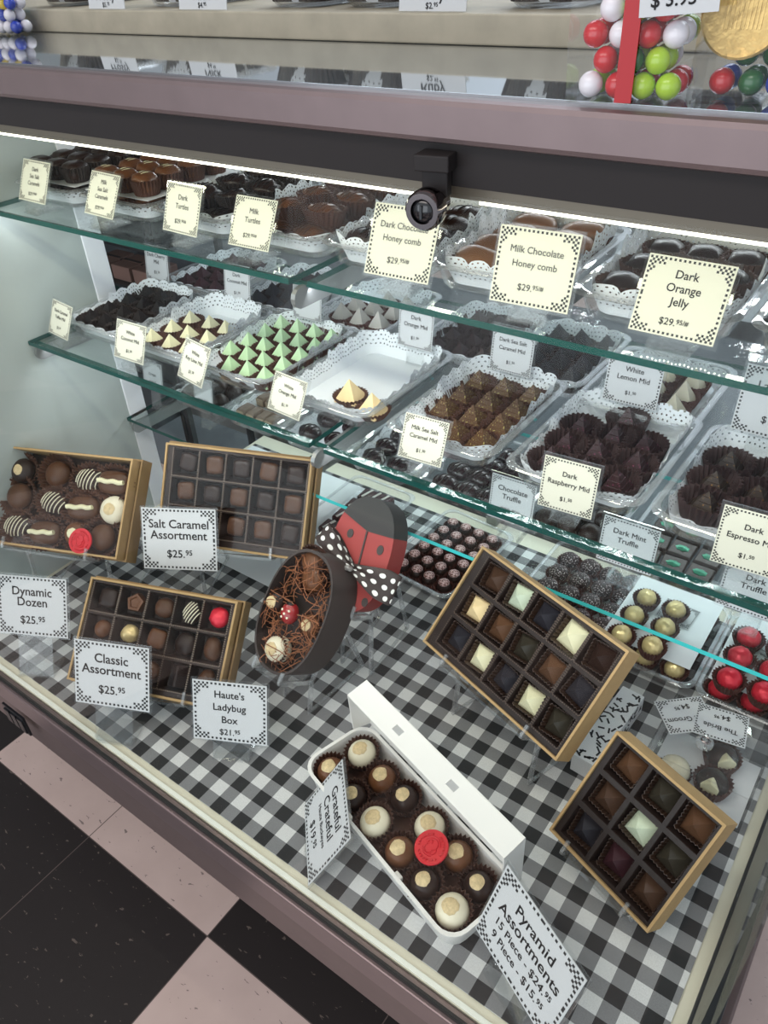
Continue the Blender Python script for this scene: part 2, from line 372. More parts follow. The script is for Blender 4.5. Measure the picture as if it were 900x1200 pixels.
case = empty('display_case', T(0, 0, 0), 'glass fronted chocolate display case on the checkered floor', 'display case')
def cpart(name, me, label=None):
    o = link(name, me, case)
    if label: o['label'] = label
    return o
# base cabinet, kick, ledge, trim
cpart('base_panel', boxmesh('base_panel', XL-0.03, XR+0.03, 0.316, 1.13, 0.165, ZD-0.03, mat('brownish_rose_base_metal', (0.165, 0.120, 0.115), 0.45, metal=0.4, noise=0.1, scale=40), 0.003), 'rosy brushed metal base panel')
cpart('toe_kick', boxmesh('toe_kick', XL, XR, 0.40, 1.10, 0.0, 0.165, BLACKM))
b = MB(); b.box(XL-0.03, XR+0.03, 0.300, 0.318, ZD-0.050, ZD-0.004); cpart('front_trim', b.mesh('front_trim', PINKST, bevel=0.002))
cpart('gasket', boxmesh('gasket', XL, XR, 0.305, 0.3095, ZD-0.004, ZD+0.002, BLACKR))
cpart('ledge_bright_strip', boxmesh('ledge_bright_strip', XL, XR, 0.3190, 0.3250, ZD-0.002, ZD+0.0012, mat('glossy_white_strip', (0.86, 0.87, 0.78), 0.2), 0.0004), 'glossy white strip along the foot of the glass')  # white strip added to copy the bright line along the glass foot
cpart('deck_ledge', boxmesh('deck_ledge', XL, XR, 0.318, 1.10, ZD-0.03, ZD-0.001, LEDGE), 'cream painted deck ledge')
b = MB(); b.box(-1.075, -1.015, 0.2985, 0.302, ZD-0.115, ZD-0.07)
for k in range(3): b.box(-1.07+k*0.019, -1.056+k*0.019, 0.2955, 0.2985, ZD-0.108, ZD-0.077)
cpart('vent_grille', b.mesh('vent_grille', BLACKM))
# ends
b = MB(); b.box(XR-0.008, XR, 0.31, 1.10, ZD+0.012, ZC-0.13); cpart('end_glass', b.mesh('end_glass', FRONTG))
b = MB(); b.box(XR-0.010, XR+0.018, 0.300, 1.13, ZD-0.03, ZD+0.012); cpart('end_frame', b.mesh('end_frame', BLACKM, bevel=0.002), 'black end frame')
endm = mat('grey_green_end_panel', (0.47, 0.52, 0.50), 0.30, noise=0.14, scale=3.5)
cpart('end_panel', boxmesh('end_panel', XL-0.02, XL, 0.31, 0.766, ZD-0.03, ZC-0.13, endm), 'grey green end panel')
cpart('end_post', boxmesh('end_post', XL-0.03, XL+0.002, 0.766, 0.806, ZD-0.03, ZC-0.12, WHITEP, 0.002), 'white upright post')
cpart('rear_end_panel', boxmesh('rear_end_panel', XL-0.30, XL-0.29, 0.806, 1.6, ZD-0.03, ZC-0.12, bwall))
cpart('back_rail', boxmesh('back_rail', XL-0.29, XR, 1.115, 1.13, ZD-0.03, ZD+0.02, BRACK), 'grey metal rail along the open back')
mo = link('floor_mat', boxmesh('floor_mat', -3.2, 1.2, 1.20, 2.9, 0.0, 0.012, bwall)); tag(mo, 'slate grey mat on the floor behind the display case', 'mat')
for x in (-0.585, XR-0.02):
    cpart('shelf_upright', boxmesh('shelf_upright', x-0.012, x+0.012, 1.085, 1.113, ZD, ZC-0.12, BRACK, 0.002))
for nm_, zz in (('added_edge_strip', ZC-0.3200), ('added_edge_strip', ZC-0.5330)): cpart(nm_, boxmesh(nm_, XL, XR-0.02, 0.628, 0.636, zz+0.003, zz+0.0055, GEDGE), 'added slim strip at the fill light under the shelf edge')  # slim strips added to go with the shelf edge fill lights
for nm_, zz in (('rear_fill_strip', ZC-0.125), ('shelf_fill_strip', ZM-0.026)): cpart(nm_, boxmesh(nm_, XL, XR-0.03, 1.094, 1.106, zz, zz+0.006, LED), 'added glowing fill strip at the back')  # glowing strips added to go with the rear fill lights
# head: roof, header, light channel, steel nosing
cpart('roof_panel', boxmesh('roof_panel', XL-0.3, XR+0.03, 0.468, 1.13, ZC-0.115, ZC-0.090, HEADER))
cpart('header', boxmesh('header', XL-0.03, XR+0.03, 0.4545, 0.470, ZC-0.137, ZC-0.090, HEADER))
b = MB(); b.box(XL-0.03, XR+0.03, 0.4615, 0.490, ZC-0.1465, ZC-0.137); cpart('light_channel', b.mesh('light_channel', CHANNEL))
cpart('led_strip', boxmesh('led_strip', XL, -0.305, 0.466, 0.474, ZC-0.1500, ZC-0.1465, LED), 'glowing warm white light strip')
cpart('led_strip', boxmesh('led_strip', -0.270, XR, 0.466, 0.474, ZC-0.1500, ZC-0.1465, LED), 'glowing warm white light strip')
cpart('nosing', boxmesh('nosing', XL-0.3, XR+0.3, 0.4475, 0.472, ZC-0.1115, ZC-0.0857, PINKST, 0.004), 'rosy brushed metal nosing')
ctm = mat('dark_polished_counter_glass', (0.50, 0.54, 0.57), 0.04, metal=0.85)
cpart('counter_glass', boxmesh('counter_glass', XL-0.3, XR+0.3, 0.460, 1.13, ZC-0.0900, ZC-0.0840, ctm), 'polished counter glass')
# sloping front pane: from the ledge up to the header
b = MB(); g0, g1 = Vector((0, 0.3115, ZD-0.001)), Vector((0, 0.4478, ZC-0.139)); nn = Vector((0, 0.0, 0.0)); d = (g1-g0).normalized(); nn = Vector((0, -d.z, d.y))
vsx = []
for x in (XL, XR):
    for p, s_ in ((g0, 0), (g0, 0.006), (g1, 0.006), (g1, 0)):
        q = p + nn*s_; vsx.append((x, q.y, q.z))
b.add(vsx, [(0,1,2,3),(7,6,5,4),(0,4,5,1),(1,5,6,2),(2,6,7,3),(3,7,4,0)])
cpart('front_glass', b.mesh('front_glass', FRONTG), 'clear sloping front glass')
# round lock knob on the glass
lk = bpy.data.objects.new('glass_lock', None); COL.objects.link(lk); lk.parent = case
mk = T(-0.290, 0.440, ZC-0.146) @ RZ(R(10)) @ Matrix.Rotation(R(90), 4, 'X'); lk.matrix_local = mk
b = MB(); b.lathe([(0.0088, -0.010), (0.0088, 0.004), (0.0126, 0.005), (0.0126, 0.014), (0.0110, 0.0165), (0.0078, 0.0165), (0.0074, 0.0125)], 32)
link('lock_knob', b.mesh('lock_knob', CHROME, True), lk)
b = MB(); b.lathe([(0.0072, 0.012), (0.0072, 0.0145), (0.0050, 0.0165), (0.0001, 0.0172)], 24); b.box(-0.0008, 0.0008, -0.0042, 0.0042, 0.0165, 0.0185)
link('key_slot', b.mesh('key_slot', mat('lock_core_black', (0.01, 0.01, 0.012), 0.15, spec=0.8), True), lk)
b = MB(); b.box(-0.009, 0.009, 0.004, 0.026, -0.012, -0.004); b.box(-0.012, 0.012, 0.020, 0.030, -0.016, 0.002)
link('lock_bracket', b.mesh('lock_bracket', HEADER, bevel=0.001), lk)

# ------------------------------------------------------------------ glass shelves with their support arms
def shelf(x0, x1, y0, y1, z, label, edge=GEDGE):
    b = MB(); th = 0.0068
    b.add([(x0,y0,0),(x1,y0,0),(x1,y1,0),(x0,y1,0),(x0,y0,-th),(x1,y0,-th),(x1,y1,-th),(x0,y1,-th)], [(0,1,2,3),(7,6,5,4)], 0)
    b.add([(x0,y0,0),(x1,y0,0),(x1,y1,0),(x0,y1,0),(x0,y0,-th),(x1,y0,-th),(x1,y1,-th),(x0,y1,-th)], [(4,5,1,0),(5,6,2,1),(6,7,3,2),(7,4,0,3)], 1)
    o = link('glass_shelf', b.mesh('glass_shelf', [SHELFG, edge]), None, T(0, 0, z))
    return tag(o, label, 'glass shelf')
YT, YM, YL = 0.617, 0.617, 0.757
shelf(-1.204, -0.597, YT, 1.10, ZT, 'top left clear glass shelf with teal cut edge, under the caramel trays')
shelf(-0.573, 0.02, YT+0.004, 1.10, ZT, 'top right clear glass shelf with teal cut edge, under the honeycomb trays')
shelf(-1.204, -0.597, YM, 1.10, ZM, 'middle left glass shelf with teal edge, under the coconut and key lime pyramids')
shelf(-0.573, 0.02, YM, 1.10, ZM, 'middle right glass shelf with dark teal edge, under the raspberry and espresso pyramids')
shelf(-1.204, -0.812, YL, 1.10, ZL, 'lower left glass shelf with thin teal edge, above the salt caramel box')
shelf(-0.788, 0.02, YL, 1.10, ZL, 'lower right glass shelf with edge coloured cyan as lit, under the mint truffles', GEDGEL)
def arm(x, y0, z, label):
    pts = [(1.09, -0.009), (y0+0.03, -0.009)]
    prof = [(1.09, -0.0095), (1.09, -0.050), (y0+0.10, -0.034)]
    for k in range(7):
        a = R(250 - k*26); prof.append((y0+0.012 + 0.014*math.cos(a), -0.020 + 0.0125*math.sin(a)))
    prof.append((y0+0.04, -0.0095))
    b = MB(); b.rings([[(xx, y, zz) for y, zz in prof] for xx in (-0.003, 0.003)])
    o = link('shelf_bracket', b.mesh('shelf_bracket', BRACK), None, T(x, 0, z)); tag(o, label, 'bracket', 'shelf support arms')
for nm, z, y in (('top', ZT, YT), ('middle', ZM, YM), ('lower', ZL, YL)):
    arm(-0.585 if nm != 'lower' else -0.800, y-0.008, z, 'grey metal arm holding the %s glass shelves at their joint' % nm)
    if nm != 'top': arm(-1.190, y, z, 'grey metal arm holding the left end of the %s glass shelf' % nm)

# ------------------------------------------------------------------ gingham cloth and papers on the deck
b = MB(); b.box(XL+0.01, 0.006, 0.335, 1.06, 0, 0.0012); o = link('gingham_cloth', b.mesh('gingham_cloth', GINGHAM), None, T(0, 0, ZD)); tag(o, 'black and white gingham cloth spread over the case deck', 'tablecloth')
def sheet(x0, x1, y0, y1, z, rot, label, m_=PAPER, name='paper_sheet'):
    o = link(name, boxmesh(name, x0, x1, y0, y1, 0, 0.0006, m_), None, T(0, 0, z) @ RZ(0)); return tag(o, label, 'paper')
sheet(-1.195, -0.76, 0.71, 1.05, ZD+0.0014, 0, 'white paper sheet lying on the deck behind the left boxes')

# ------------------------------------------------------------------ lettering and signs
def text_mesh(lines, matl, name='lettering'):
    """lines: list of (text, size, z of the baseline); a '|' in a text starts the small raised cents"""
    allv, allf = [], []
    dg = None
    for txt, size, z in lines:
        segs = txt.split('|'); x = 0; parts = []
        for k, sgm in enumerate(segs):
            cu = bpy.data.curves.new('t', 'FONT'); cu.body = sgm; cu.size = size*(1 if k == 0 else 0.68); cu.resolution_u = 3
            cu.align_x = 'LEFT'
            cu.bevel_depth = size*0.013; cu.bevel_resolution = 0; ob = bpy.data.objects.new('t', cu); COL.objects.link(ob)
            dg = bpy.context.evaluated_depsgraph_get(); me = bpy.data.meshes.new_from_object(ob.evaluated_get(dg))
            vs_ = [(v.co.x, v.co.y) for v in me.vertices]; fs = [tuple(p.vertices) for p in me.polygons]
            if vs_:
                mx = max(v[0] for v in vs_)
                parts.append(([(v[0]+x, v[1] + (0 if k == 0 else size*0.24)) for v in vs_], fs)); x += mx + size*0.06
            COL.objects.unlink(ob); bpy.data.objects.remove(ob); bpy.data.curves.remove(cu); bpy.data.meshes.remove(me)
        for vs_, fs in parts:
            o = len(allv); allv += [(v[0]-x/2, -0.0003, z+v[1]) for v in vs_]; allf += [tuple(i+o for i in f) for f in fs]
    me = bpy.data.meshes.new(name); me.from_pydata(allv, [], allf); me.materials.append(matl)
    return me
CARDS = {}
def card_mesh(w_, h_, cream, cell):
    k = (w_, h_, cream, cell)
    if k in CARDS: return CARDS[k]
    b = MB(); b.box(-w_/2, w_/2, 0, 0.0008, 0, h_, 0)
    mg = cell*0.7; nx = int(round((w_-2*mg)/cell)); nz = int(round((h_-2*mg)/cell)); cx = (w_-2*mg)/nx; cz = (h_-2*mg)/nz
    def q(i, j):
        x, z = -w_/2+mg+i*cx, mg+j*cz
        b.add([(x, -0.0002, z), (x+cx, -0.0002, z), (x+cx, -0.0002, z+cz), (x, -0.0002, z+cz)], [(0,1,2,3)], 1)
    for i in range(nx):
        for j in range(nz):
            ei, ej = min(i, nx-1-i), min(j, nz-1-j)
            corner = (ei < 7 and ej < 3) or (ej < 6 and ei < 3)
            if (corner or ei < 2 or ej < 2) and (ei + ej) % 2 == 0 and not (not corner and (ei == 1 or ej == 1) and min(ei, ej) == 1):
                q(i, j)
    CARDS[k] = b.mesh('card', [CARDC if cream else CARD, CARDB], uvs=None); return CARDS[k]  # cream picks the card coloured as warmly lit
HOLD = {}
def holder_mesh(w_, h_, stem, lean_, foot):
    k = (round(w_, 4), round(h_, 4), round(stem, 4), lean_, foot)
    if k in HOLD: return HOLD[k]
    # local sign frame; the foot lies level on the shelf below
    b = MB(); e = 0.003
    b.box(-w_/2-e, w_/2+e, 0.0010, 0.0030, -e, h_+e)
    hw = foot/2
    b.box(-hw, hw, 0.0031, 0.0051, -stem, h_*0.35)
    L = R(lean_); inv = Matrix.Rotation(L, 4, 'X')       # world axes inside the leaning frame
    base = T(0, 0.0041, -stem) @ inv
    b.box(-hw, hw, -0.004, 0.042, 0.0, 0.0022, 0, base)
    b.box(-hw, -hw+0.0022, 0.0, 0.034, 0.0022, 0.010, 0, base); b.box(hw-0.0022, hw, 0.0, 0.034, 0.0022, 0.010, 0, base)
    HOLD[k] = b.mesh('acrylic_holder', ACRYL); return HOLD[k]
def sign(p, yaw_, lean_, w_, h_, surf, lines, label, cream=True, cell=None, ink=INK, roll_=0.0, foot=None, group=None, holder=True):
    """p: bottom centre of the card (z relative to the camera); surf: height it stands on"""
    mx = pose(p, yaw_, lean_, roll_)
    e = empty('price_sign', mx, label, 'sign', group)
    link('card', card_mesh(w_, h_, cream, cell or w_/36), e)
    if lines: link('lettering', text_mesh([(t, s*h_, z*h_) for t, s, z in lines], ink), e)
    if holder:
        stem = max(0.004, (ZC+p[2]-surf)/math.cos(R(lean_)) - 0.0035)
        link('acrylic_holder', holder_mesh(w_, h_, stem, lean_, foot or w_*0.5), e)
    return e
def L2(a, price, s=0.155): return [(a, s, 0.60), (price, s*0.85, 0.22)]
def L3(a, b_, price, s=0.15, ps=0.125): return [(a, s, 0.68), (b_, s, 0.50), (price, ps, 0.20)]
def L4(a, b_, c, price, s=0.14): return [(a, s, 0.74), (b_, s, 0.57), (c, s, 0.40), (price, s*0.85, 0.15)]

# large signs on the deck
sd = 'white checker-bordered sign reading %s, '
sign((-1.0143, 0.3684, -0.8843), 26.5, 27.6, 0.1196, 0.0964, ZD+0.001, L3('Dynamic', 'Dozen', '$25.|95', 0.205, 0.185), 'white checker-bordered sign reading Dynamic Dozen, at the left end of the deck', False, 0.0032)
sign((-0.8680, 0.5665, -0.8210), 29.2, 25.6, 0.1234, 0.1010, ZD+0.001, L3('Salt Caramel', 'Assortment', '$25.|95', 0.195, 0.175), 'white checker-bordered sign reading Salt Caramel Assortment, in front of its box', False, 0.0032)
sign((-0.7967, 0.3498, -0.8934), 23.8, 26.0, 0.1180, 0.0976, ZD+0.001, L3('Classic', 'Assortment', '$25.|95', 0.20, 0.18), 'white checker-bordered sign reading Classic Assortment, in front of its box', False, 0.0032)
sign((-0.6258, 0.4144, -0.9190), 26.3, 24.5, 0.1091, 0.0905, ZD+0.001, [("Haute's", 0.165, 0.73), ('Ladybug', 0.165, 0.52), ('Box', 0.165, 0.31), ('$21.|95', 0.14, 0.11)], 'white checker-bordered sign reading Ladybug Box, near the front ledge', False, 0.0031)
sign((-0.4466, 0.3673, -0.9433), -49.7, 36.2, 0.1180, 0.0986, ZD+0.001, [('Grateful', 0.20, 0.70), ('Crateful', 0.20, 0.50), ('Haute Buckeyes', 0.10, 0.36), ('$19.|95', 0.17, 0.13)], 'white sign reading Grateful Crateful, turned sideways before the buckeye carton', False, 0.0031, roll_=-5.5)
sign((-0.1491, 0.3587, -0.9177), -26.6, 21.2, 0.1326, 0.1072, ZD+0.001, [('Pyramid', 0.185, 0.69), ('Assortments', 0.185, 0.51), ('15 Piece - $24.|95', 0.135, 0.345), ('9 Piece - $15.|95', 0.135, 0.18)], 'white sign reading Pyramid Assortments, at the right end of the deck', False, 0.0034)

TOPS = [((-1.0947, 0.634, -0.2897), -1.9, 27, 0.0658, 0.0553, L4('Dark', 'Sea Salt', 'Caramels', '$29.|95/#'), 'Dark Sea Salt Caramels', INKG),
        ((-0.9451, 0.634, -0.2898), -3.7, 29, 0.0640, 0.0550, L4('Milk', 'Sea Salt', 'Caramels', '$29.|95/#'), 'Milk Sea Salt Caramels', INKG),
        ((-0.7876, 0.634, -0.2898), -3.0, 23, 0.0637, 0.0566, L3('Dark', 'Turtles', '$29.|95/#'), 'Dark Turtles', INKG),
        ((-0.6718, 0.634, -0.2898), 0.5, 28, 0.0628, 0.0559, L3('Milk', 'Turtles', '$29.|95/#'), 'Milk Turtles', INKG),
        ((-0.4639, 0.634, -0.2887), 1.9, 24, 0.0776, 0.0700, L3('Dark Chocolate', 'Honey comb', '$29.|95/#', 0.125, 0.125), 'Dark Chocolate Honey comb', INKG),
        ((-0.3141, 0.634, -0.2889), 2.5, 17, 0.0784, 0.0680, L3('Milk Chocolate', 'Honey comb', '$29.|95/#', 0.125, 0.125), 'Milk Chocolate Honey comb', INKG),
        ((-0.1811, 0.634, -0.2892), -0.7, 26, 0.0725, 0.0640, L4('Dark', 'Orange', 'Jelly', '$29.|95/#', 0.15), 'Dark Orange Jelly', INK)]
for p, ya, le, w_, h_, ln, nm, ink in TOPS:
    sign(p, ya, le, w_, h_, ZT, ln, 'sign coloured as warmly lit, reading %s, on the top glass shelf' % nm, True, None, ink)
MIDS = [((-1.1373, 0.634, -0.5026), -7, 26, 0.0615, 0.0530, ('Dark Caramel', 'Toffee Mid')), ((-0.9627, 0.634, -0.5024), 1, 23, 0.0650, 0.0560, ('White', 'Coconut Mid')),
        ((-0.8304, 0.634, -0.5025), -10, 28, 0.0615, 0.0561, ('White', 'Key Lime Mid')), ((-0.6531, 0.634, -0.5027), -5, 27, 0.0595, 0.0503, ('White', 'Orange Mid')),
        ((-0.4405, 0.634, -0.5027), 4, 26, 0.0570, 0.0522, ('Milk Sea Salt', 'Caramel Mid')), ((-0.2569, 0.634, -0.5025), 4.5, 12, 0.0589, 0.0571, ('Dark', 'Raspberry Mid')),
        ((-0.0770, 0.640, -0.5028), 4, 10, 0.0600, 0.0604, ('Dark', 'Espresso Mid'))]
for p, ya, le, w_, h_, (a, c) in MIDS:
    sign(p, ya, le, w_, h_, ZM, L3(a, c, '$1.|50', 0.135, 0.12), 'sign coloured as warmly lit, reading %s %s, at the front of the middle shelf' % (a, c), True)


# signs standing before the back trays of the middle shelf
for x, w_, ya, ln, nm, cr in ((-1.1555, 0.060, 0, L3('Dark Cherry', 'Mid', '$1.|50', 0.15, 0.13), 'Dark Cherry Mid', 0), (-0.9565, 0.0560, 3, L3('Dark', 'Coconut Mid', '$1.|50', 0.135, 0.12), 'Dark Coconut Mid', 0),
        (-0.6015, 0.0585, 0, L3('Dark', 'Orange Mid', '$1.|50', 0.14, 0.12), 'Dark Orange Mid', 0), (-0.4475, 0.0615, 0, L3('Dark Sea Salt', 'Caramel Mid', '$1.|50', 0.125, 0.11), 'Dark Sea Salt Caramel Mid', 0),
        (-0.281, 0.0680, 2, L3('White', 'Lemon Mid', '$1.|50', 0.15, 0.12), 'White Lemon Mid', 0), (-0.118, 0.082, 0, L3('Lavender', 'Mid', '$1.|50', 0.17, 0.15), 'Lavender Mid', 0)):
    sign((x, 0.862, -0.496 + (0.006 if w_ < 0.08 else 0.010)), ya, 10, w_, 0.060 if w_ < 0.08 else 0.078, ZM, ln, 'white sign reading %s, at the back of the middle shelf' % nm, False)
sign((-0.8045, 0.862, -0.489), 3, 10, 0.055, 0.052, ZM, None, 'blank checker-bordered sign before the frosted white pyramids on the middle shelf', False)
# signs on the lower shelf
for x, w_, h_, z, ln, nm in ((-1.197+0.022, 0.052, 0.052, -0.688, L3('', 'Crisps', '$19.|95', 0.15, 0.15), 'reading Crisps, at the left end of the lower shelf'), (-1.0375, 0.046, 0.056, -0.690, L3('', '', '$19.|95/#', 0.15, 0.15), 'showing a price only, below the coconut sign on the lower shelf'),
        (-0.410, 0.068, 0.068, -0.694, L3('Chocolate', 'Truffle', '$29.|95/#', 0.16, 0.15), 'reading Chocolate Truffle, on the lower shelf'), (-0.2385, 0.074, 0.066, -0.698, L3('Dark Mint', 'Truffle', '$29.|95/#', 0.16, 0.15), 'reading Dark Mint Truffle, on the lower shelf'),
        (-0.080, 0.074, 0.066, -0.700, L3('Dark', 'Truffle', '$29.|95/#', 0.17, 0.16), 'reading Truffle under the espresso tray, on the lower shelf')):
    sign((x, 0.812, z), 2, 10, w_, h_, ZL, ln, 'white sign %s' % nm, False)
for x, nm in ((-0.863, 'behind the milk turtles'), (-0.392, 'behind the milk honeycomb'), (-0.232, 'behind the orange jelly')):
    sign((x, 0.885, -0.2897), 0, 15, 0.064, 0.034, ZT, None, 'sign coloured as warmly lit, at the back of the top shelf, standing %s' % nm, True)

# ------------------------------------------------------------------ chocolates
def cup_mesh(r_, h_, m_, n_=26, flare=1.28, sx=1.0, name='paper_cup', wav=0.06):
    b = MB(); rs = []
    for fz, fr in ((0, 1.0), (0.55, 1.0+(flare-1)*0.6), (1.0, flare)):
        rs.append([((r_*fr*(1 + (wav if i % 2 else -wav)*(0.35+fz)))*math.cos(PI*i/n_)*sx, (r_*fr*(1 + (wav if i % 2 else -wav)*(0.35+fz)))*math.sin(PI*i/n_), h_*fz) for i in range(2*n_)])
    inner = [[(x*0.94, y*0.94, z + 0.0008) for x, y, z in ring] for ring in reversed(rs)]
    inner[0] = [(x*0.975, y*0.975, z) for x, y, z in rs[-1]]
    b.rings(rs + inner); return b.mesh(name, m_)
def sq_cup_mesh(a, h_, m_, n_=7, flare=1.12):
    """square corrugated liner cup"""
    b = MB(); per = []
    for s_ in range(4):
        for i in range(2*n_):
            t = -1 + i/n_; k = 0.05 if i % 2 else -0.05
            x, y = t, -1 - k
            for _ in range(s_): x, y = -y, x
            per.append((x, y))
    rs = []
    for z, f_ in ((0, 1.0), (h_, flare)):
        rs.append([(x*a*f_, y*a*f_, z) for x, y in per])
    rs.append([(x*a*flare*0.96, y*a*flare*0.96, h_) for x, y in per]); rs.append([(x*a*0.95, y*a*0.95, 0.0008) for x, y in per])
    b.rings(rs); return b.mesh('paper_cup', m_)
def pyramid_mesh(a, h_, m_, steps=5, z0=0.0):
    b = MB(); rs = []
    def sq(c, z): return [(-c, -c, z), (c, -c, z), (c, c, z), (-c, c, z)]
    rs.append(sq(a*0.97, z0)); rs.append(sq(a, z0+h_*0.06))
    for k in range(1, steps):
        f_ = k/steps; c = a*(1-f_*0.97)
        rs.append(sq(c + a*0.018, z0+h_*(0.06+0.94*f_) - h_*0.012)); rs.append(sq(c - a*0.030, z0+h_*(0.06+0.94*f_)))
    rs.append(sq(a*0.02, z0+h_))
    b.rings(rs); return b.mesh('chocolate_body', m_)
def blob_mesh(rx, ry, rz, m_, seed=0, amp=0.07, name='chocolate_body', flat=0.35, power=2.0, z0=0.0, freq=2.2):
    from mathutils import noise
    bm = bmesh.new(); bmesh.ops.create_icosphere(bm, subdivisions=3, radius=1.0)
    for v in bm.verts:
        c = v.co.copy()
        if power != 2.0:
            s_ = (abs(c.x)**power + abs(c.y)**power + abs(c.z)**power)**(1/power); c = c/s_
        k = 1 + amp*noise.noise(v.co*freq + Vector((seed*3.1, seed*1.7, seed)))
        c = c*k; z = max(c.z, -1+flat)
        v.co = Vector((c.x*rx, c.y*ry, (z + 1 - flat)*rz + z0))
    me = bpy.data.meshes.new(name); bm.to_mesh(me); bm.free(); me.materials.append(m_)
    me.polygons.foreach_set('use_smooth', [True]*len(me.polygons)); return me
def drizzle_mesh(rx, ry, rz, m_, n_=6, z0=0.0, flat=0.35, rad=0.0011, name='drizzle', slant=0.25):
    b = MB()
    for k in range(n_):
        t = -0.8 + 1.6*k/(n_-1); pts = []
        for i in range(9):
            u = -0.85 + 1.7*i/8; x, y = t + slant*u, u
            q = 1 - x*x - y*y
            if q < 0.02: continue
            pts.append((x*rx, y*ry, (math.sqrt(q) + 1 - flat)*rz + z0 + 0.0004))
        if len(pts) > 2: b.tube(pts, rad, 5)
    return b.mesh(name, m_, True)
def wiggle_mesh(L, z, m_, rad=0.0026, name='icing_line', amp=0.0018):
    b = MB(); pts = [(-L/2 + L*i/14, amp*math.sin(i*0.95), z) for i in range(15)]
    b.tube(pts, rad, 8); return b.mesh(name, m_, True)
def patch_mesh(r_, R_, rz, zc, m_, seed=0, name='peanut_center'):
    """rough round patch hugging the top of a ball of radius R_ (height rz) centred at zc"""
    q = random.Random(seed); b = MB(); n_ = 20
    rr = [r_*(0.92 + 0.14*q.random()) for _ in range(n_)]
    def zz(x, lift): return zc + rz*math.sqrt(max(0, 1-(x/R_)**2)) + lift
    b.rings([[(rr[i]*f_*math.cos(2*PI*i/n_), rr[i]*f_*math.sin(2*PI*i/n_), zz(rr[i]*f_, lf_)) for i in range(n_)] for f_, lf_ in ((1.03, -0.0030), (1.0, 0.0006), (0.75, 0.0010), (0.5, 0.0009), (0.25, 0.0010), (0.03, 0.0009))])
    b.tube([(r_*0.5*math.cos(t*0.5+seed)*(0.5+0.05*t), r_*0.5*math.sin(t*0.5+seed)*(0.5+0.05*t), zz(r_*0.4, 0.0009)) for t in range(8)], 0.0005, 5)
    return b.mesh(name, m_, True)
def nut_ball(col, r_, seed, cupm=CUP, cr=0.9, ch=1.25):
    z0 = 0.003; rz = r_*0.95
    return [('chocolate_body', blob_mesh(r_, r_, rz, col, seed, 0.012, flat=0.3, z0=z0)), ('peanut_center', patch_mesh(r_*0.50, r_, rz, z0+0.7*rz, NUT, seed)),
            ('paper_cup', cup_mesh(r_*cr, r_*ch, cupm, flare=1.36))]
K = {}
def pyr(name, m_, cupm=CUP, a=0.0152, h_=0.027, cr=0.0165, ch=0.013, flare=1.28):
    K[name] = [('chocolate_body', pyramid_mesh(a, h_, m_, 5 if name in ('milkgold', 'rasp', 'espr') else 1, z0=0.004)), ('paper_cup', cup_mesh(cr, ch, cupm, flare=flare))]
pyr('cream', CREAM, a=0.0142, h_=0.026, cr=0.0165, ch=0.016, flare=1.22); pyr('green', GREEN, a=0.0142, h_=0.027, cr=0.0165, ch=0.016, flare=1.22); pyr('orangew', ORANGE, a=0.0165, h_=0.030, ch=0.012, flare=1.42); pyr('milkgold', MILKGOLD, CUP, 0.0178, 0.027, 0.0195, 0.014)
pyr('rasp', RASP, CUPX, 0.0165, 0.031, 0.0195, 0.023, 1.3); pyr('espr', ESPR, CUPX, 0.0175, 0.029, 0.021, 0.024, 1.3)
pyr('toffee', DARK2, CUPD, 0.0165, 0.028, 0.0195, 0.019, 1.3); pyr('cherry', PURPD, CUPX, 0.0155, 0.025, 0.017, 0.015); pyr('coconut', BLUED, CUPX, 0.0150, 0.026)
pyr('frost', GREYW, CUPR, 0.0150, 0.030); pyr('dorange', RASP, CUPX, 0.0150, 0.022, 0.018, 0.017); pyr('dsea', BLUED, CUPX, 0.0165, 0.028, 0.018, 0.011)
pyr('lemon', WHITE, CUPR, 0.0150, 0.031, 0.017, 0.016); pyr('lav', PURPD, CUPR)
K['caramel_d'] = [('chocolate_body', blob_mesh(0.017, 0.017, 0.0135, DARK, 3, 0.10, power=3.5, z0=0.004)), ('paper_cup', cup_mesh(0.0165, 0.020, CUPD, flare=1.2))]
K['caramel_m'] = [('chocolate_body', blob_mesh(0.0165, 0.0165, 0.0140, MILK, 4, 0.10, power=3.0, z0=0.005)), ('drizzle', drizzle_mesh(0.0165, 0.0165, 0.014, CREAM, 4, 0.005, rad=0.0007)), ('paper_cup', cup_mesh(0.0165, 0.020, CUP, flare=1.2))]
K['turtle_d'] = [('chocolate_body', blob_mesh(0.022, 0.016, 0.0115, DARK, 5, 0.28, z0=0.004, freq=3)), ('drizzle', drizzle_mesh(0.022, 0.016, 0.0115, DARK2, 5, 0.004)), ('paper_cup', cup_mesh(0.0175, 0.017, CUPD, flare=1.28, sx=1.25))]
K['turtle_m'] = [('chocolate_body', blob_mesh(0.022, 0.016, 0.0115, MILK, 6, 0.28, z0=0.004, freq=3)), ('drizzle', drizzle_mesh(0.022, 0.016, 0.0115, MILK2, 6, 0.004)), ('paper_cup', cup_mesh(0.0175, 0.019, CUP, flare=1.28, sx=1.25))]
K['honey_d'] = [('chocolate_body', blob_mesh(0.027, 0.0165, 0.0125, DARK, 8, 0.10, z0=0.004, power=2.4)), ('drizzle', drizzle_mesh(0.027, 0.0165, 0.0125, DARK2, 5, 0.004)), ('paper_cup', cup_mesh(0.0165, 0.012, CUPD, sx=1.5))]
K['honey_m'] = [('chocolate_body', blob_mesh(0.027, 0.0175, 0.0130, MILKL, 9, 0.10, z0=0.004, power=2.4)), ('paper_cup', cup_mesh(0.0165, 0.011, CUP, sx=1.5))]
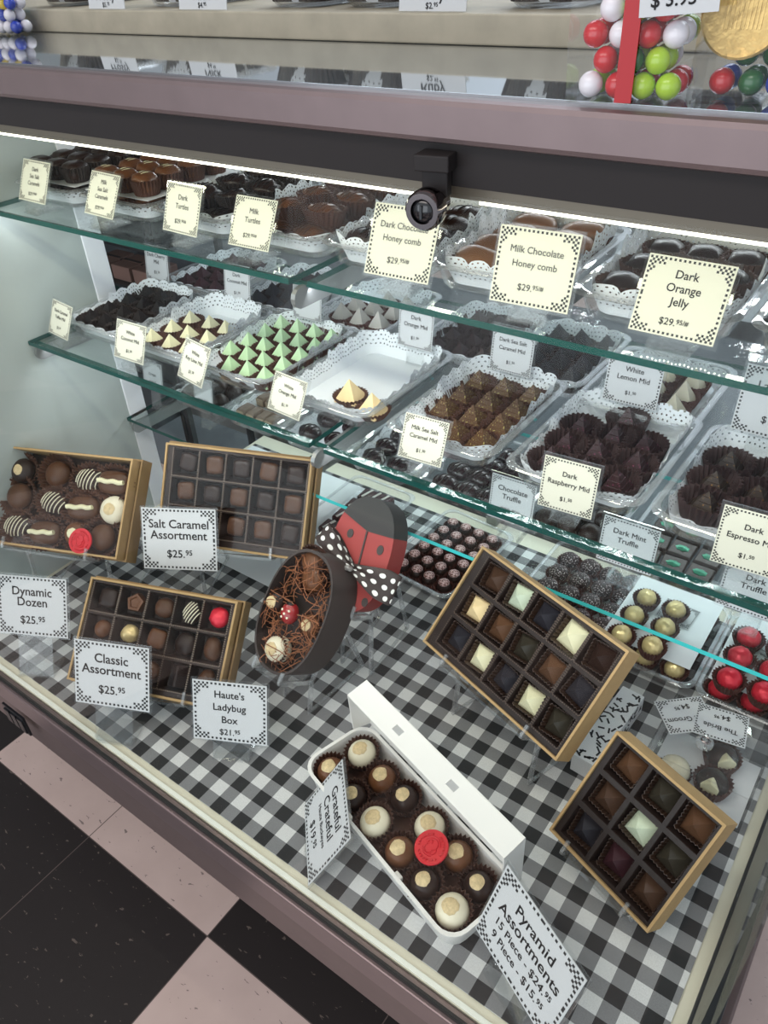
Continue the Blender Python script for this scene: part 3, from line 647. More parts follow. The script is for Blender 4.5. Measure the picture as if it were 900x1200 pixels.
K['jelly'] = [('chocolate_body', blob_mesh(0.0175, 0.0175, 0.0135, DARK, 10, 0.12, z0=0.004, power=2.7)), ('paper_cup', cup_mesh(0.0195, 0.021, CUP, flare=1.22))]
K['ball_d'] = [('chocolate_body', blob_mesh(0.0165, 0.0165, 0.0155, DARK, 11, 0.05, z0=0.003)), ('paper_cup', cup_mesh(0.016, 0.014, CUPD, flare=1.3))]
K['speck'] = [('chocolate_body', blob_mesh(0.0170, 0.0170, 0.0160, SPECK, 12, 0.04, z0=0.003)), ('paper_cup', cup_mesh(0.0165, 0.014, CUPR, flare=1.3))]
K['pink'] = [('chocolate_body', blob_mesh(0.0125, 0.0125, 0.0130, DARK, 13, 0.03, z0=0.003)), ('sprinkle_top', blob_mesh(0.0098, 0.0098, 0.0060, PINKSP, 14, 0.06, 'sprinkle_top', z0=0.0185)), ('paper_cup', cup_mesh(0.0145, 0.015, CUPR, flare=1.22))]
K['gold'] = [('foil_ball', blob_mesh(0.0155, 0.0155, 0.0165, GOLDFOIL, 15, 0.10, 'foil_ball', z0=0.004, freq=4)), ('paper_cup', cup_mesh(0.0160, 0.018, CUPR, flare=1.32))]
K['red'] = [('foil_ball', blob_mesh(0.0175, 0.0175, 0.0170, REDFOIL, 16, 0.08, 'foil_ball', z0=0.004, freq=4)), ('paper_cup', cup_mesh(0.0175, 0.018, CUPR, flare=1.32))]
b = MB(); b.rings([[(x*f_, y*f_, z) for x, y in ((-0.017,-0.017),(0.017,-0.017),(0.017,0.017),(-0.017,0.017))] for f_, z in ((0.96, 0.002), (1, 0.004), (1, 0.011), (0.9, 0.014))]); mb_ = b.mesh('chocolate_body', DARK, bevel=0.0012)
lf = MB()
lf.rings([[(0.0085*f_*math.cos(2*PI*i/14)*(1+0.2*(i%2)), 0.0058*f_*math.sin(2*PI*i/14)*(1+0.2*(i%2)), z) for i in range(14)] for f_, z in ((1, 0.0135), (1, 0.0148), (0.5, 0.0165), (0.02, 0.017))])
K['mint'] = [('chocolate_body', mb_), ('mint_leaf', lf.mesh('mint_leaf', GREENFOIL, True))]
b = MB(); b.rings([[(x*f_, y*f_, z) for x, y in ((-0.036,-0.016),(0.036,-0.016),(0.036,0.016),(-0.036,0.016))] for f_, z in ((0.97, 0), (1, 0.002), (1, 0.013), (0.93, 0.017))])
b2 = MB()
for k in range(-1, 2): b2.bar((k*0.020-0.004, -0.0145, 0.0172), (k*0.020+0.004, 0.0145, 0.0172), 0.0016, 0.005, (0, 0, 1))
K['bar'] = [('chocolate_body', b.mesh('chocolate_body', mat('reddish_dark_chocolate', (0.050, 0.016, 0.016), 0.25, coat=0.3), bevel=0.002)), ('icing_line', b2.mesh('icing_line', GREYW))]
b = MB(); b.rings([[(x*f_, y*f_, z) for x, y in ((-0.010,-0.016),(0.010,-0.016),(0.010,0.016),(-0.010,0.016))] for f_, z in ((1, 0), (1, 0.014), (0.8, 0.019))])
b2 = MB(); b2.rings([[(x*f_, -0.0163, z+0.0095) for x, z in ((-0.0085*f_,-0.007),(0.0085*f_,-0.007),(0.0085*f_,0.007),(-0.0085*f_,0.007))] for f_ in (1, 0.96)])
K['slice'] = [('chocolate_body', b.mesh('chocolate_body', mat('cocoa_dusted_slice', (0.20, 0.14, 0.10), 0.6, noise=0.3, scale=80), bevel=0.001)), ('nougat_face', MB().box(-0.0088, 0.0088, -0.0172, -0.0158, 0.002, 0.0165).mesh('nougat_face', mat('pale_nougat', (0.42, 0.32, 0.22), 0.6, noise=0.2), bevel=0.0005))]
K['bonbon'] = [('chocolate_body', blob_mesh(0.022, 0.018, 0.0145, mat('plum_dark_chocolate', (0.030, 0.013, 0.016), 0.22, coat=0.3), 17, 0.06, z0=0.002)), ('drizzle', drizzle_mesh(0.022, 0.018, 0.0145, DARK2, 5, 0.002))]
K['back_d'] = [('chocolate_body', blob_mesh(0.020, 0.017, 0.0125, DARK, 18, 0.15, z0=0.004)), ('paper_cup', cup_mesh(0.0180, 0.017, CUPD, flare=1.25))]
K['back_m'] = [('chocolate_body', blob_mesh(0.020, 0.017, 0.0125, MILK2, 19, 0.15, z0=0.004)), ('drizzle', drizzle_mesh(0.020, 0.017, 0.0125, MILK, 6, 0.004)), ('paper_cup', cup_mesh(0.0180, 0.017, CUP, flare=1.25))]

def put(kind, name, mx, label, group=None, cat='chocolate'):
    e = empty(name, mx, label, cat, group)
    for pn, me in K[kind]: link(pn, me, e)
    return e

# ------------------------------------------------------------------ clear trays, lace doilies and their contents
def rrect(w_, d_, r_, n_=6):
    pts = []
    for cx, cy_, a0 in ((w_/2-r_, d_/2-r_, 0), (-w_/2+r_, d_/2-r_, 90), (-w_/2+r_, -d_/2+r_, 180), (w_/2-r_, -d_/2+r_, 270)):
        for k in range(n_+1): a = R(a0 + 90*k/n_); pts.append((cx + r_*math.cos(a), cy_ + r_*math.sin(a)))
    return pts
TR = {}
def tray_meshes(w_, d_, h_=0.026):
    k = (w_, d_, h_)
    if k in TR: return TR[k]
    def ring(off, z): return [(x, y, z) for x, y in rrect(w_-2*off, d_-2*off, 0.020)]
    t = 0.0012
    b = MB(); b.rings([ring(0.012, 0), ring(0.009, 0.003), ring(0.003, h_), ring(0.003+t, h_), ring(0.009+t, 0.0036), ring(0.012+t, t)])
    r = MB(); r.rings([ring(0.0035, h_-0.0010), ring(-0.002, h_-0.0016), ring(-0.003, h_-0.0004), ring(-0.0015, h_+0.0014), ring(0.0030, h_+0.0012)], cap0=False, cap1=False)
    r.f.append(()) if False else None
    r2_ = MB(); r2_.rings([ring(0.0040, h_-0.0012), ring(-0.002, h_-0.0018), ring(-0.0032, h_-0.0004), ring(-0.0012, h_+0.0015), ring(0.0040, h_+0.0012), ring(0.0040, h_-0.0012)], cap0=False, cap1=False)
    TR[k] = (b.mesh('tray_body', TRAYP, True), r2_.mesh('rim', RIMP, True)); return TR[k]
DO = {}
def doily_mesh(w_, d_, up=0.036, seed=0):
    k = (w_, d_, up, seed)
    if k in DO: return DO[k]
    per0 = []; n_ = 40                      # dense perimeter
    base = rrect(w_-0.036, d_-0.036, 0.016, 8)
    pts = []
    for i, p in enumerate(base):
        q = base[(i+1) % len(base)]; L = math.dist(p, q); m_ = max(1, int(L/0.004))
        for j in range(m_): pts.append((p[0]+(q[0]-p[0])*j/m_, p[1]+(q[1]-p[1])*j/m_))
    s_ = 0; arc = []
    for i, p in enumerate(pts):
        arc.append(s_); s_ += math.dist(p, pts[(i+1) % len(pts)])
    nsc = round(s_/0.025); q = random.Random(seed)
    vs_, fs, uv = [], [], []
    lv = (0, 0.25, 0.5, 0.75, 1.0); n_ = len(pts)
    for j, f_ in enumerate(lv):
        for i, (x, y) in enumerate(pts):
            a = arc[i]/s_; sc = abs(math.sin(PI*a*nsc))**0.5
            back = 1.0 if y > 0 else 0.72
            hh = 0.86*up*back*(0.80 + 0.24*sc)*f_
            out = 1 + 0.0
            # outward direction from the fold
            cx, cy_ = max(-w_/2+0.034, min(w_/2-0.034, x)), max(-d_/2+0.034, min(d_/2-0.034, y))
            dx, dy = x-cx, y-cy_; L = math.hypot(dx, dy) or 1
            o = 0.0075*min(1, f_*1.6) + 0.003*f_*f_ + 0.0015*math.sin(a*nsc*PI*2)*f_
            vs_.append((x + dx/L*o, y + dy/L*o, 0.0022 + hh)); uv.append((arc[i], f_*up*0.8))
    for j in range(len(lv)-1):
        for i in range(n_):
            fs.append((j*n_+i, j*n_+(i+1) % n_, (j+1)*n_+(i+1) % n_, (j+1)*n_+i))
    # seam fix: last column reuses u of the start, harmless inside one hole period
    c = len(vs_); vs_.append((0, 0, 0.0022)); uv.append((0, 0))
    for i in range(n_): fs.append((i, (i+1) % n_, c))
    for i in range(n_): pass
    b = MB(); b.add(vs_, fs); me = b.mesh('lace', LACE, True, uvs=uv)
    for pl in me.polygons:
        if len(pl.vertices) == 3:
            for li in pl.loop_indices: me.uv_layers[0].data[li].uv = (0, 0)
    DO[k] = me; return me
def lay_tray(x, y, z, w_, d_, rot, label):
    e = empty('clear_tray', T(x, y, z) @ RZ(R(rot)), label, 'tray')
    a, b_ = tray_meshes(w_, d_); link('tray_body', a, e); link('rim', b_, e); return e
def doily(x, y, z, w_, d_, rot, label, up=0.036, seed=0):
    o = link('lace_doily', doily_mesh(w_, d_, up, seed), None, T(x, y, z+0.0016) @ RZ(R(rot))); return tag(o, label, 'doily')
def fill(x, y, z, rot, w_, d_, cols, rows, kind, name, noun, where, jit=0.0015, z0=0.0045, skip=(), dx=0, dy=0, px=None, py=None, spin=6, tilt=0):
    px = px or (w_-0.030)/cols; py = py or (d_-0.034)/rows
    Mx = T(x, y, z) @ RZ(R(rot))
    for r_ in range(rows):
        for c in range(cols):
            if (r_, c) in skip: continue
            lx = (c-(cols-1)/2)*px + dx + rnd.uniform(-jit, jit); ly = (r_-(rows-1)/2)*py + dy + rnd.uniform(-jit, jit)
            m = Mx @ T(lx, ly, z0) @ RZ(R(rnd.uniform(-spin, spin)))
            if tilt: m = m @ Matrix.Rotation(R(rnd.uniform(-tilt, tilt)), 4, 'X') @ Matrix.Rotation(R(rnd.uniform(-tilt, tilt)), 4, 'Y')
            put(kind, name, m, '%s, %s %s, %s' % (noun, row_name(r_, rows), col_name(c, cols), where), noun + 's ' + where)
# top shelf, front
zt, zm, zl, zd = ZT+0.0004, ZM+0.0004, ZL+0.0004, ZD+0.0020
def front(x, z, w_, d_, rot, nm, up=0.036, y=None, dsh=0.0):
    y = y if y else 0.668 + d_/2
    lay_tray(x, y, z, w_, d_, rot, 'clear tray holding the %s' % nm); 
    if up: doily(x, y, z, w_, d_, rot, 'white lace doily under the %s' % nm, up)
    return y
def two_layer(x, y, z, w_, d_, kind, noun, where, cols=3, rows=4):
    fill(x, y, z, 0, w_, d_, cols, rows, kind, 'chocolate_caramel', noun, 'lower layer ' + where, px=0.040, py=0.041)
    o = link('paper_divider', boxmesh('paper_divider', -w_/2+0.006, w_/2-0.006, -d_/2+0.012, d_/2-0.006, 0, 0.0006, PAPER), None, T(x, y, z+0.0300)); tag(o, 'white paper divider under the upper layer of %ss' % noun, 'paper')
    fill(x, y, z, 0, w_, d_, cols, rows, kind, 'chocolate_caramel', noun, 'upper layer ' + where, z0=0.0312, px=0.040, py=0.041)
y = front(-1.118, zt, 0.145, 0.195, 0, 'dark sea salt caramels', 0.028); two_layer(-1.118, y, zt, 0.145, 0.195, 'caramel_d', 'dark sea salt caramel', 'in first top tray')
y = front(-0.962, zt, 0.145, 0.195, 0, 'milk sea salt caramels', 0.026); two_layer(-0.962, y, zt, 0.145, 0.195, 'caramel_m', 'milk sea salt caramel', 'in second top tray')
y = front(-0.812, zt, 0.142, 0.20, 0, 'dark turtles', 0.042); fill(-0.812, y, zt, 0, 0.142, 0.20, 2, 4, 'turtle_d', 'chocolate_turtle', 'dark turtle chocolate', 'on the top shelf', tilt=5)
fill(-0.812, y, zt, 0, 0.142, 0.20, 2, 3, 'turtle_d', 'chocolate_turtle', 'dark turtle chocolate', 'piled on top of the tray', z0=0.022, tilt=8, dy=0.02)
y = front(-0.665, zt, 0.142, 0.20, 0, 'milk turtles', 0.036); fill(-0.665, y, zt, 0, 0.142, 0.20, 2, 4, 'turtle_m', 'chocolate_turtle', 'milk turtle chocolate', 'on the top shelf', tilt=5)
fill(-0.665, y, zt, 0, 0.142, 0.20, 2, 3, 'turtle_m', 'chocolate_turtle', 'milk turtle chocolate', 'piled on top of the tray', z0=0.022, tilt=8, dy=0.02)
y = front(-0.522, zt, 0.142, 0.20, 0, 'dark honeycomb', 0.050); fill(-0.522, y, zt, 0, 0.142, 0.20, 2, 4, 'honey_d', 'chocolate_honeycomb', 'dark honeycomb chocolate', 'on the top shelf', z0=0.010, tilt=8, dx=-0.004)
y = front(-0.378, zt, 0.148, 0.20, 2, 'milk honeycomb', 0.050); fill(-0.378, y, zt, 0, 0.148, 0.20, 2, 4, 'honey_m', 'chocolate_honeycomb', 'milk honeycomb chocolate', 'on the top shelf', z0=0.012, tilt=8)
y = front(-0.214, zt, 0.150, 0.20, 0, 'dark orange jellies', 0.050); fill(-0.214, y, zt, 0, 0.150, 0.20, 3, 3, 'jelly', 'jelly_chocolate', 'dark orange jelly chocolate', 'on the top shelf', z0=0.008)
y = front(-0.054, zt, 0.146, 0.20, 0, 'dark chocolates at the top right', 0.050); fill(-0.054, y, zt, 0, 0.146, 0.20, 3, 3, 'honey_d', 'dark_chocolate', 'dark loose chocolate', 'at the right end of the top shelf', z0=0.008, px=0.040, spin=40)
# top shelf, back
for i, (x, kd, nm) in enumerate(((-0.97, 'back_d', 'dark clusters behind the caramels'), (-0.815, 'back_m', 'milk clusters behind the dark turtles'), (-0.66, 'back_m', 'striped milk clusters behind the milk turtles'), (-0.505, 'back_d', 'dark clusters behind the dark honeycomb'),
        (-0.352, 'back_d', 'dark clusters behind the milk honeycomb'), (-0.199, 'back_m', 'milk clusters behind the orange jellies'), (-0.052, 'back_d', 'dark clusters in the back right corner'))):
    front(x, zt, 0.142, 0.18, 0, nm, 0.034, y=0.985)
    fill(x, 0.985, zt, 0, 0.142, 0.18, 3, 3, kd, 'chocolate_cluster', nm.split(' behind')[0].split(' in')[0][:-1], nm[nm.index(' ', 6)+1:] if 'striped' not in nm else 'behind the milk turtles', z0=0.012, tilt=5)
# middle shelf, front
y = front(-1.105, zm, 0.145, 0.195, 0, 'dark caramel toffee pyramids', 0.038); fill(-1.105, y, zm, 0, 0.145, 0.195, 3, 4, 'toffee', 'chocolate_pyramid', 'very dark pyramid chocolate', 'beside the coconut pyramids')
y = front(-0.950, zm, 0.145, 0.20, 0, 'white coconut pyramids', 0.040); fill(-0.950, y, zm, 0, 0.145, 0.20, 3, 4, 'cream', 'chocolate_pyramid', 'cream white pyramid chocolate', 'in the coconut tray', px=0.0395, skip=((3, 0), (3, 1), (3, 2)), dy=0.0)
y = front(-0.795, zm, 0.150, 0.21, 0, 'pale green key lime pyramids', 0.034); fill(-0.795, y, zm, 0, 0.150, 0.21, 4, 5, 'green', 'chocolate_pyramid', 'pale green pyramid chocolate', 'in the key lime tray', px=0.0345, py=0.037, skip=((0, 0),), dy=0.0)
y = front(-0.622, zm, 0.156, 0.215, 0, 'two white orange pyramids', 0.040)
put('orangew', 'chocolate_pyramid', T(-0.612, 0.724, zm+0.0045) @ RZ(R(8)), 'pale orange pyramid chocolate, left of the two in the nearly empty tray')
put('orangew', 'chocolate_pyramid', T(-0.563, 0.709, zm+0.0045) @ RZ(R(-4)), 'pale orange pyramid chocolate, right of the two in the nearly empty tray')
y = front(-0.442, zm, 0.146, 0.215, 0, 'milk sea salt caramel pyramids', 0.042); fill(-0.442, y, zm, 0, 0.146, 0.215, 3, 4, 'milkgold', 'chocolate_pyramid', 'gold dusted milk pyramid chocolate', 'in the sea salt tray', px=0.041, py=0.043, skip=((0, 0),), dx=0.002)
y = front(-0.270, zm, 0.156, 0.21, 0, 'dark raspberry pyramids', 0.040); fill(-0.270, y, zm, 0, 0.156, 0.21, 3, 4, 'rasp', 'chocolate_pyramid', 'pink dusted dark pyramid chocolate', 'in the raspberry tray', px=0.041, py=0.043, skip=((3, 0), (3, 2)), tilt=5)
y = front(-0.095, zm, 0.168, 0.21, 0, 'dark espresso pyramids', 0.036); fill(-0.095, y, zm, 0, 0.168, 0.21, 3, 3, 'espr', 'chocolate_pyramid', 'copper dusted dark pyramid chocolate', 'in the espresso tray', px=0.046, py=0.045, tilt=5, dy=-0.012)
# middle shelf, back
for x, w_, kd, nm, noun, co, ro, sk in ((-1.095, 0.150, 'cherry', 'dark cherry pyramids', 'dark purplish pyramid chocolate', 3, 4, ()), (-0.920, 0.142, 'coconut', 'dark coconut pyramids', 'dark bluish pyramid chocolate', 3, 4, ()), (-0.752, 0.150, 'frost', 'frosted white pyramids', 'frosted white pyramid chocolate', 3, 3, ((2, 0),)),
        (-0.553, 0.140, 'dorange', 'dark orange pyramids', 'red speckled dark pyramid chocolate', 3, 4, ()), (-0.418, 0.128, 'dsea', 'dark sea salt caramel pyramids', 'blue black pyramid chocolate', 3, 4, ()), (-0.272, 0.150, 'lemon', 'white lemon pyramids', 'ivory pyramid chocolate', 3, 4, ((0, 0), (1, 0), (2, 0), (3, 0), (0, 1), (0, 2))), (-0.085, 0.150, 'lav', 'lavender pyramids', 'plum pyramid chocolate', 3, 3, ())):
    front(x, zm, w_, 0.185, 0, nm, 0.036 if kd not in ('lemon',) else 0.028, y=0.968 if kd != 'lemon' else 0.938)
    fill(x if kd != 'lemon' else x-0.004, 0.968 if kd != 'lemon' else 0.921, zm, 0, w_, 0.185, co, ro, kd, 'chocolate_pyramid', noun, 'in the back tray of %s' % ' '.join(nm.split()[:2]), skip=sk, px=0.0375, py=0.0385)
# lower shelf
for x, w_, kd, nm, noun, co, ro, up in ((-1.105, 0.145, 'ball_d', 'dark round bonbons', 'dark round bonbon', 3, 4, 0.030), (-0.965, 0.130, 'slice', 'nougat slices', 'pale nougat chocolate slice', 4, 3, 0.030), (-0.815, 0.145, 'bonbon', 'plum dark bonbons', 'plum dark bonbon', 2, 3, 0.028), (-0.672, 0.130, 'bonbon', 'glossy dark bonbons', 'glossy dark bonbon', 2, 4, 0.028),
        (-0.515, 0.150, 'bonbon', 'dark chocolate truffles', 'dark oval truffle', 3, 4, 0.0), (-0.345, 0.135, 'ball_d', 'dark round truffles', 'dark round truffle', 3, 4, 0.0), (-0.190, 0.140, 'mint', 'dark mint truffles', 'square dark mint truffle with green leaf', 3, 4, 0.0), (-0.040, 0.130, 'bonbon', 'espresso side truffles', 'dark oval truffle', 2, 4, 0.0)):
    front(x, zl, w_, 0.19, 0, nm, up, y=0.932)
    fill(x, 0.932, zl, 0, w_, 0.19, co, ro, kd, 'chocolate_bonbon' if kd != 'slice' else 'chocolate_slice', noun, 'on the lower shelf' if x not in (-0.040,) else 'at the right end of lower shelf', spin=4 if kd in ('mint', 'slice') else 12)
# deck, back row
for x, w_, d_, kd, nm, noun, co, ro, up, y in ((-0.815, 0.150, 0.20, 'bar', 'red brown chocolate bars', 'red brown bar chocolate', 1, 4, 0.0, 0.955), (-0.595, 0.150, 0.215, 'pink', 'pink sprinkled truffles', 'round truffle with pink sprinkle top', 4, 6, 0.0, 0.945), (-0.345, 0.185, 0.20, 'speck', 'white speckled truffles', 'white speckled dark truffle', 4, 4, 0.0, 0.985)):
    front(x, zd, w_, d_, -4 if kd == 'pink' else 0, nm, up, y=y)
    fill(x, y, zd, -4 if kd == 'pink' else 0, w_, d_, co, ro, kd, 'chocolate_truffle' if kd != 'bar' else 'chocolate_bar', noun, 'in the deck tray', spin=4)
for x, w_, kd, nm, noun, co, tx in ((-0.205, 0.160, 'gold', 'gold wrapped balls', 'gold foil wrapped ball', 3, 'gold'), (-0.045, 0.150, 'red', 'red wrapped balls', 'red foil wrapped ball', 3, 'red')):
    front(x, zd, w_, 0.20, 0, nm, 0.0, y=0.965)
    fill(x, 0.965, zd, 0, w_, 0.20, co, 4, kd, 'foil_chocolate', noun, 'lower layer', spin=90, px=0.046, py=0.045)
    o = link('paper_divider', boxmesh('paper_divider', -w_/2+0.010, w_/2-0.012, -0.080, 0.085, 0, 0.0006, PAPER), None, T(x, 0.968, zd+0.040)); tag(o, 'white paper divider under the upper %s foil balls' % tx, 'paper')
    fill(x-0.014, 0.965, zd, 0, w_, 0.20, 2, 3, kd, 'foil_chocolate', noun, 'upper layer', spin=90, z0=0.041, px=0.047, py=0.048, dy=-0.03)
def flat_sign(x, y, z, rot, w_, h_, lines, label, tilt=0):
    e = empty('price_sign', T(x, y, z) @ RZ(R(rot)) @ Matrix.Rotation(R(-90+tilt), 4, 'X') @ T(0, 0, -h_/2), label, 'sign')
    link('card', card_mesh(w_, h_, False, w_/30), e)
    if lines: link('lettering', text_mesh([(t, s*h_, q*h_) for t, s, q in lines], INK), e)
    return e
flat_sign(-0.192, 0.992, zd+0.0425, 176, 0.056, 0.050, L3('Dark', 'Cherries', '$29.|95/#', 0.14, 0.12), 'white card reading Dark Cherries lying upside down on the gold balls paper')
flat_sign(-0.055, 0.985, zd+0.0425, 174, 0.052, 0.050, L3('Milk', 'Cherries', '$29.|95/#', 0.14, 0.12), 'white card reading Milk Cherries lying upside down by the red balls')

# ------------------------------------------------------------------ kraft boxes on acrylic easels
RX90 = Matrix.Rotation(R(90), 4, 'X')
def insert_mesh(w_, h_, xs, zs, cell, y0, depth, m_, t=0.0035):
    """moulded plastic insert: a plate with one tapered well per chocolate"""
    b = MB(); hc = cell/2; e = 0.004
    xb = [-w_/2+t] + [v for x in xs for v in (x-hc, x+hc)] + [w_/2-t]; zb = [t] + [v for z in zs for v in (z-hc, z+hc)] + [h_-t]
    for i in range(len(xb)-1):
        for j in range(len(zb)-1):
            a, c, p, q = xb[i], xb[i+1], zb[j], zb[j+1]
            f = [(a, y0, p), (c, y0, p), (c, y0, q), (a, y0, q)]
            if i % 2 and j % 2:
                k = [(a+e, y0+depth, p+e), (c-e, y0+depth, p+e), (c-e, y0+depth, q-e), (a+e, y0+depth, q-e)]
                r_ = [(a+.0008, y0+.0015, p+.0008), (c-.0008, y0+.0015, p+.0008), (c-.0008, y0+.0015, q-.0008), (a+.0008, y0+.0015, q-.0008)]
                o = len(b.v); b.add(f + r_ + k, [(n_, (n_+1) % 4, (n_+1) % 4 + 4, n_+4) for n_ in range(4)] + [(n_+4, (n_+1) % 4+4, (n_+1) % 4+8, n_+8) for n_ in range(4)] + [(8, 9, 10, 11)])
            else: b.add(f, [(0, 1, 2, 3)])
    return b.mesh('plastic_insert', m_, uvs=[(0, 0)]*len(b.v))
def beads_mesh(xs, zs, cell, y0, m_):
    b = MB(); hc = cell/2+0.0012
    def run(p, q):
        n_ = int(math.dist(p, q)/0.0030)
        for k in range(n_):
            x, z = p[0]+(q[0]-p[0])*(k+0.5)/n_, p[1]+(q[1]-p[1])*(k+0.5)/n_
            b.box(x-0.0008, x+0.0008, y0-0.0010, y0+0.001, z-0.0008, z+0.0008)
    for x in xs:
        for z in zs:
            run((x-hc, z-hc), (x+hc, z-hc)); run((x-hc, z-hc), (x-hc, z+hc)); run((x+hc, z-hc), (x+hc, z+hc))
    return b.mesh('crimped_edges', m_)
def shell_mesh(w_, h_, y0, y1, t, m_, back=True):
    b = MB(); ring = lambda i, y: [(-w_/2+i, y, i), (w_/2-i, y, i), (w_/2-i, y, h_-i), (-w_/2+i, y, h_-i)]
    if back: b.rings([ring(t, y0), ring(0, y0), ring(0, y1), ][::1] , cap0=False, cap1=True); b.rings([ring(t, y0), ring(t, y1-t)], cap0=False, cap1=True)
    else: b.rings([ring(t, y0), ring(0, y0), ring(0, y1), ring(t, y1), ring(t, y0)], cap0=False, cap1=False)
    return b
def cover_mesh(w_, h_, y):
    b = MB(); a = 0.0
    b.add([(-w_/2, y, 0), (w_/2, y, 0), (w_/2, y, h_), (-w_/2, y, h_), (-w_/2, y-0.0004, h_*0.10), (w_/2, y-0.0004, h_*0.62)], [(0, 1, 5, 4), (4, 5, 2, 3)])
    return b.mesh('clear_cover', SLEEVE)
def easel(p, yaw_, lean_, w_, h_, t, label):
    e = empty('acrylic_easel', T(p[0], p[1], ZD+0.0016) @ RZ(R(yaw_)), label, 'easel')
    zb = ZC+p[2]-ZD-0.0016; L = R(lean_); I = Vector((0, math.cos(L), -math.sin(L))); U = Vector((0, math.sin(L), math.cos(L)))
    o = Vector((0, 0, zb)) - U*0.0045
    def q(i, u): return o + I*i + U*u
    for s_ in (-1, 1):
        x = Vector((s_*w_*0.30, 0, 0)); b = MB()
        f, k = q(-0.008, 0) + x, q(t+0.006, 0) + x
        b.bar(f, k, 0.004, 0.006); b.bar(f, q(-0.008, 0.016) + x, 0.004, 0.004)
        top = q(t+0.006, h_*0.62) + x; b.bar(k, top, 0.004, 0.007)
        b.bar(k, Vector((x.x, k.y-0.012, 0.0)), 0.004, 0.007); b.bar(top, Vector((x.x, top.y+0.040, 0.0)), 0.004, 0.007)
        b.bar(Vector((x.x, k.y-0.012, 0.002)), Vector((x.x, top.y+0.040, 0.002)), 0.004, 0.004)
        link('side_frame', b.mesh('side_frame', RIMP), e)
    b = MB(); c = q(t+0.0095, h_*0.30); b.bar(c - Vector((w_*0.30, 0, 0)), c + Vector((w_*0.30, 0, 0)), 0.004, 0.030, U)
    k = q(t*0.5, -0.004); b.bar(k - Vector((w_*0.30, 0, 0)), k + Vector((w_*0.30, 0, 0)), 0.004, t, U)
    link('cross_plate', b.mesh('cross_plate', ACRYL), e)
def kraft_box(p, yaw_, lean_, roll_, w_, h_, label, xs, zs, cell, insm, beads=None, lid=False, cover=False, depth=0.022, t=0.036, flare=True, el=True):
    mx = pose(p, yaw_, lean_, roll_); e = empty('chocolate_box', mx, label, 'chocolate box')
    link('box_base', shell_mesh(w_, h_, 0.0, t, 0.0032, KRAFT).mesh('box_base', KRAFT), e)
    if lid:
        link('box_lid', shell_mesh(w_+0.008, h_+0.006, t*0.45, t+0.006, 0.0028, KRAFT).mesh('box_lid', KRAFTD), e, T(0.002, 0, -0.003))
    if xs: link('plastic_insert', insert_mesh(w_, h_, xs, zs, cell, 0.0035, depth, insm), e)
    if beads: link('crimped_edges', beads_mesh(xs, zs, cell, 0.0035, beads), e)
    if cover: link('clear_cover', cover_mesh(w_-0.006, h_-0.006, 0.0012), e, T(0, 0, 0.003))
    if el: easel(p, yaw_, lean_, w_, h_, t + (0.006 if lid else 0), 'clear acrylic easel holding up the ' + label.split(',')[0])
    return mx
def boxed(mx, kind, x, z, y, label, spin=0, s=1.0, cat='chocolate', name='chocolate_pyramid'):
    return put(kind, name, mx @ T(x, y, z) @ RX90 @ RZ(R(spin)) @ Matrix.Scale(s, 4), label, None, cat)
LQ = sq_cup_mesh(0.0150, 0.0125, LINER)
for nm, m_ in (('b_milk', mat('box_milk_chocolate', (0.105, 0.050, 0.026), 0.36, spec=0.35, noise=0.3, scale=70)), ('b_mid', mat('box_brown_chocolate', (0.070, 0.036, 0.022), 0.36, spec=0.35, noise=0.3, scale=70)), ('b_mint', MINTW), ('b_blue', BLUED), ('b_cream', CREAM), ('b_orange', ORANGE), ('b_olive', GREEND), ('b_plum', PURPD), ('b_dark', DARK)):
    K[nm] = [('chocolate_body', pyramid_mesh(0.0145, 0.0165, m_, 1, 0.0025)), ('paper_cup', LQ)]
CN = {'b_milk': 'milk brown', 'b_mid': 'mid brown', 'b_mint': 'pale mint green', 'b_blue': 'blue black', 'b_cream': 'cream white', 'b_orange': 'pale orange', 'b_olive': 'olive dark', 'b_plum': 'plum dark', 'b_dark': 'plain dark'}
V = ('top', 'middle', 'bottom'); H5 = ('first', 'second', 'third', 'fourth', 'fifth')
XS = [-0.0875, -0.0405, 0.0065, 0.0535, 0.1005]; ZS = [0.034, 0.0835, 0.133]
BEADD = mat('dark_crimp', (0.085, 0.055, 0.040), 0.35); BEADT = mat('tan_crimp', (0.20, 0.145, 0.105), 0.4)
def shiftx(v, d): return [x+d for x in v]
# fifteen pyramids
mx = kraft_box((-0.3321, 0.6157, -0.8265), -16.8, 42.8, 0.6, 0.258, 0.162, 'open kraft box of fifteen pyramid chocolates, leaning at the centre right of the deck', shiftx(XS, -0.002), ZS, 0.0425, INSERT, BEADD)
lay = [['b_mid', 'b_mint', 'b_blue', 'b_cream', 'b_dark'], ['b_orange', 'b_milk', 'b_olive', 'b_milk', 'b_blue'], ['b_blue', 'b_cream', 'b_blue', 'b_cream', 'b_olive']]
for r_ in range(3):
    for c in range(5):
        k = lay[r_][c]; boxed(mx, k, XS[c]-0.001, ZS[2-r_]+0.0005, 0.0215, '%s pyramid, %s row %s from left, in the fifteen piece box' % (CN[k], V[r_], H5[c]), rnd.uniform(-9, 9), 1.22 if (r_, c) == (0, 3) else 1.08)
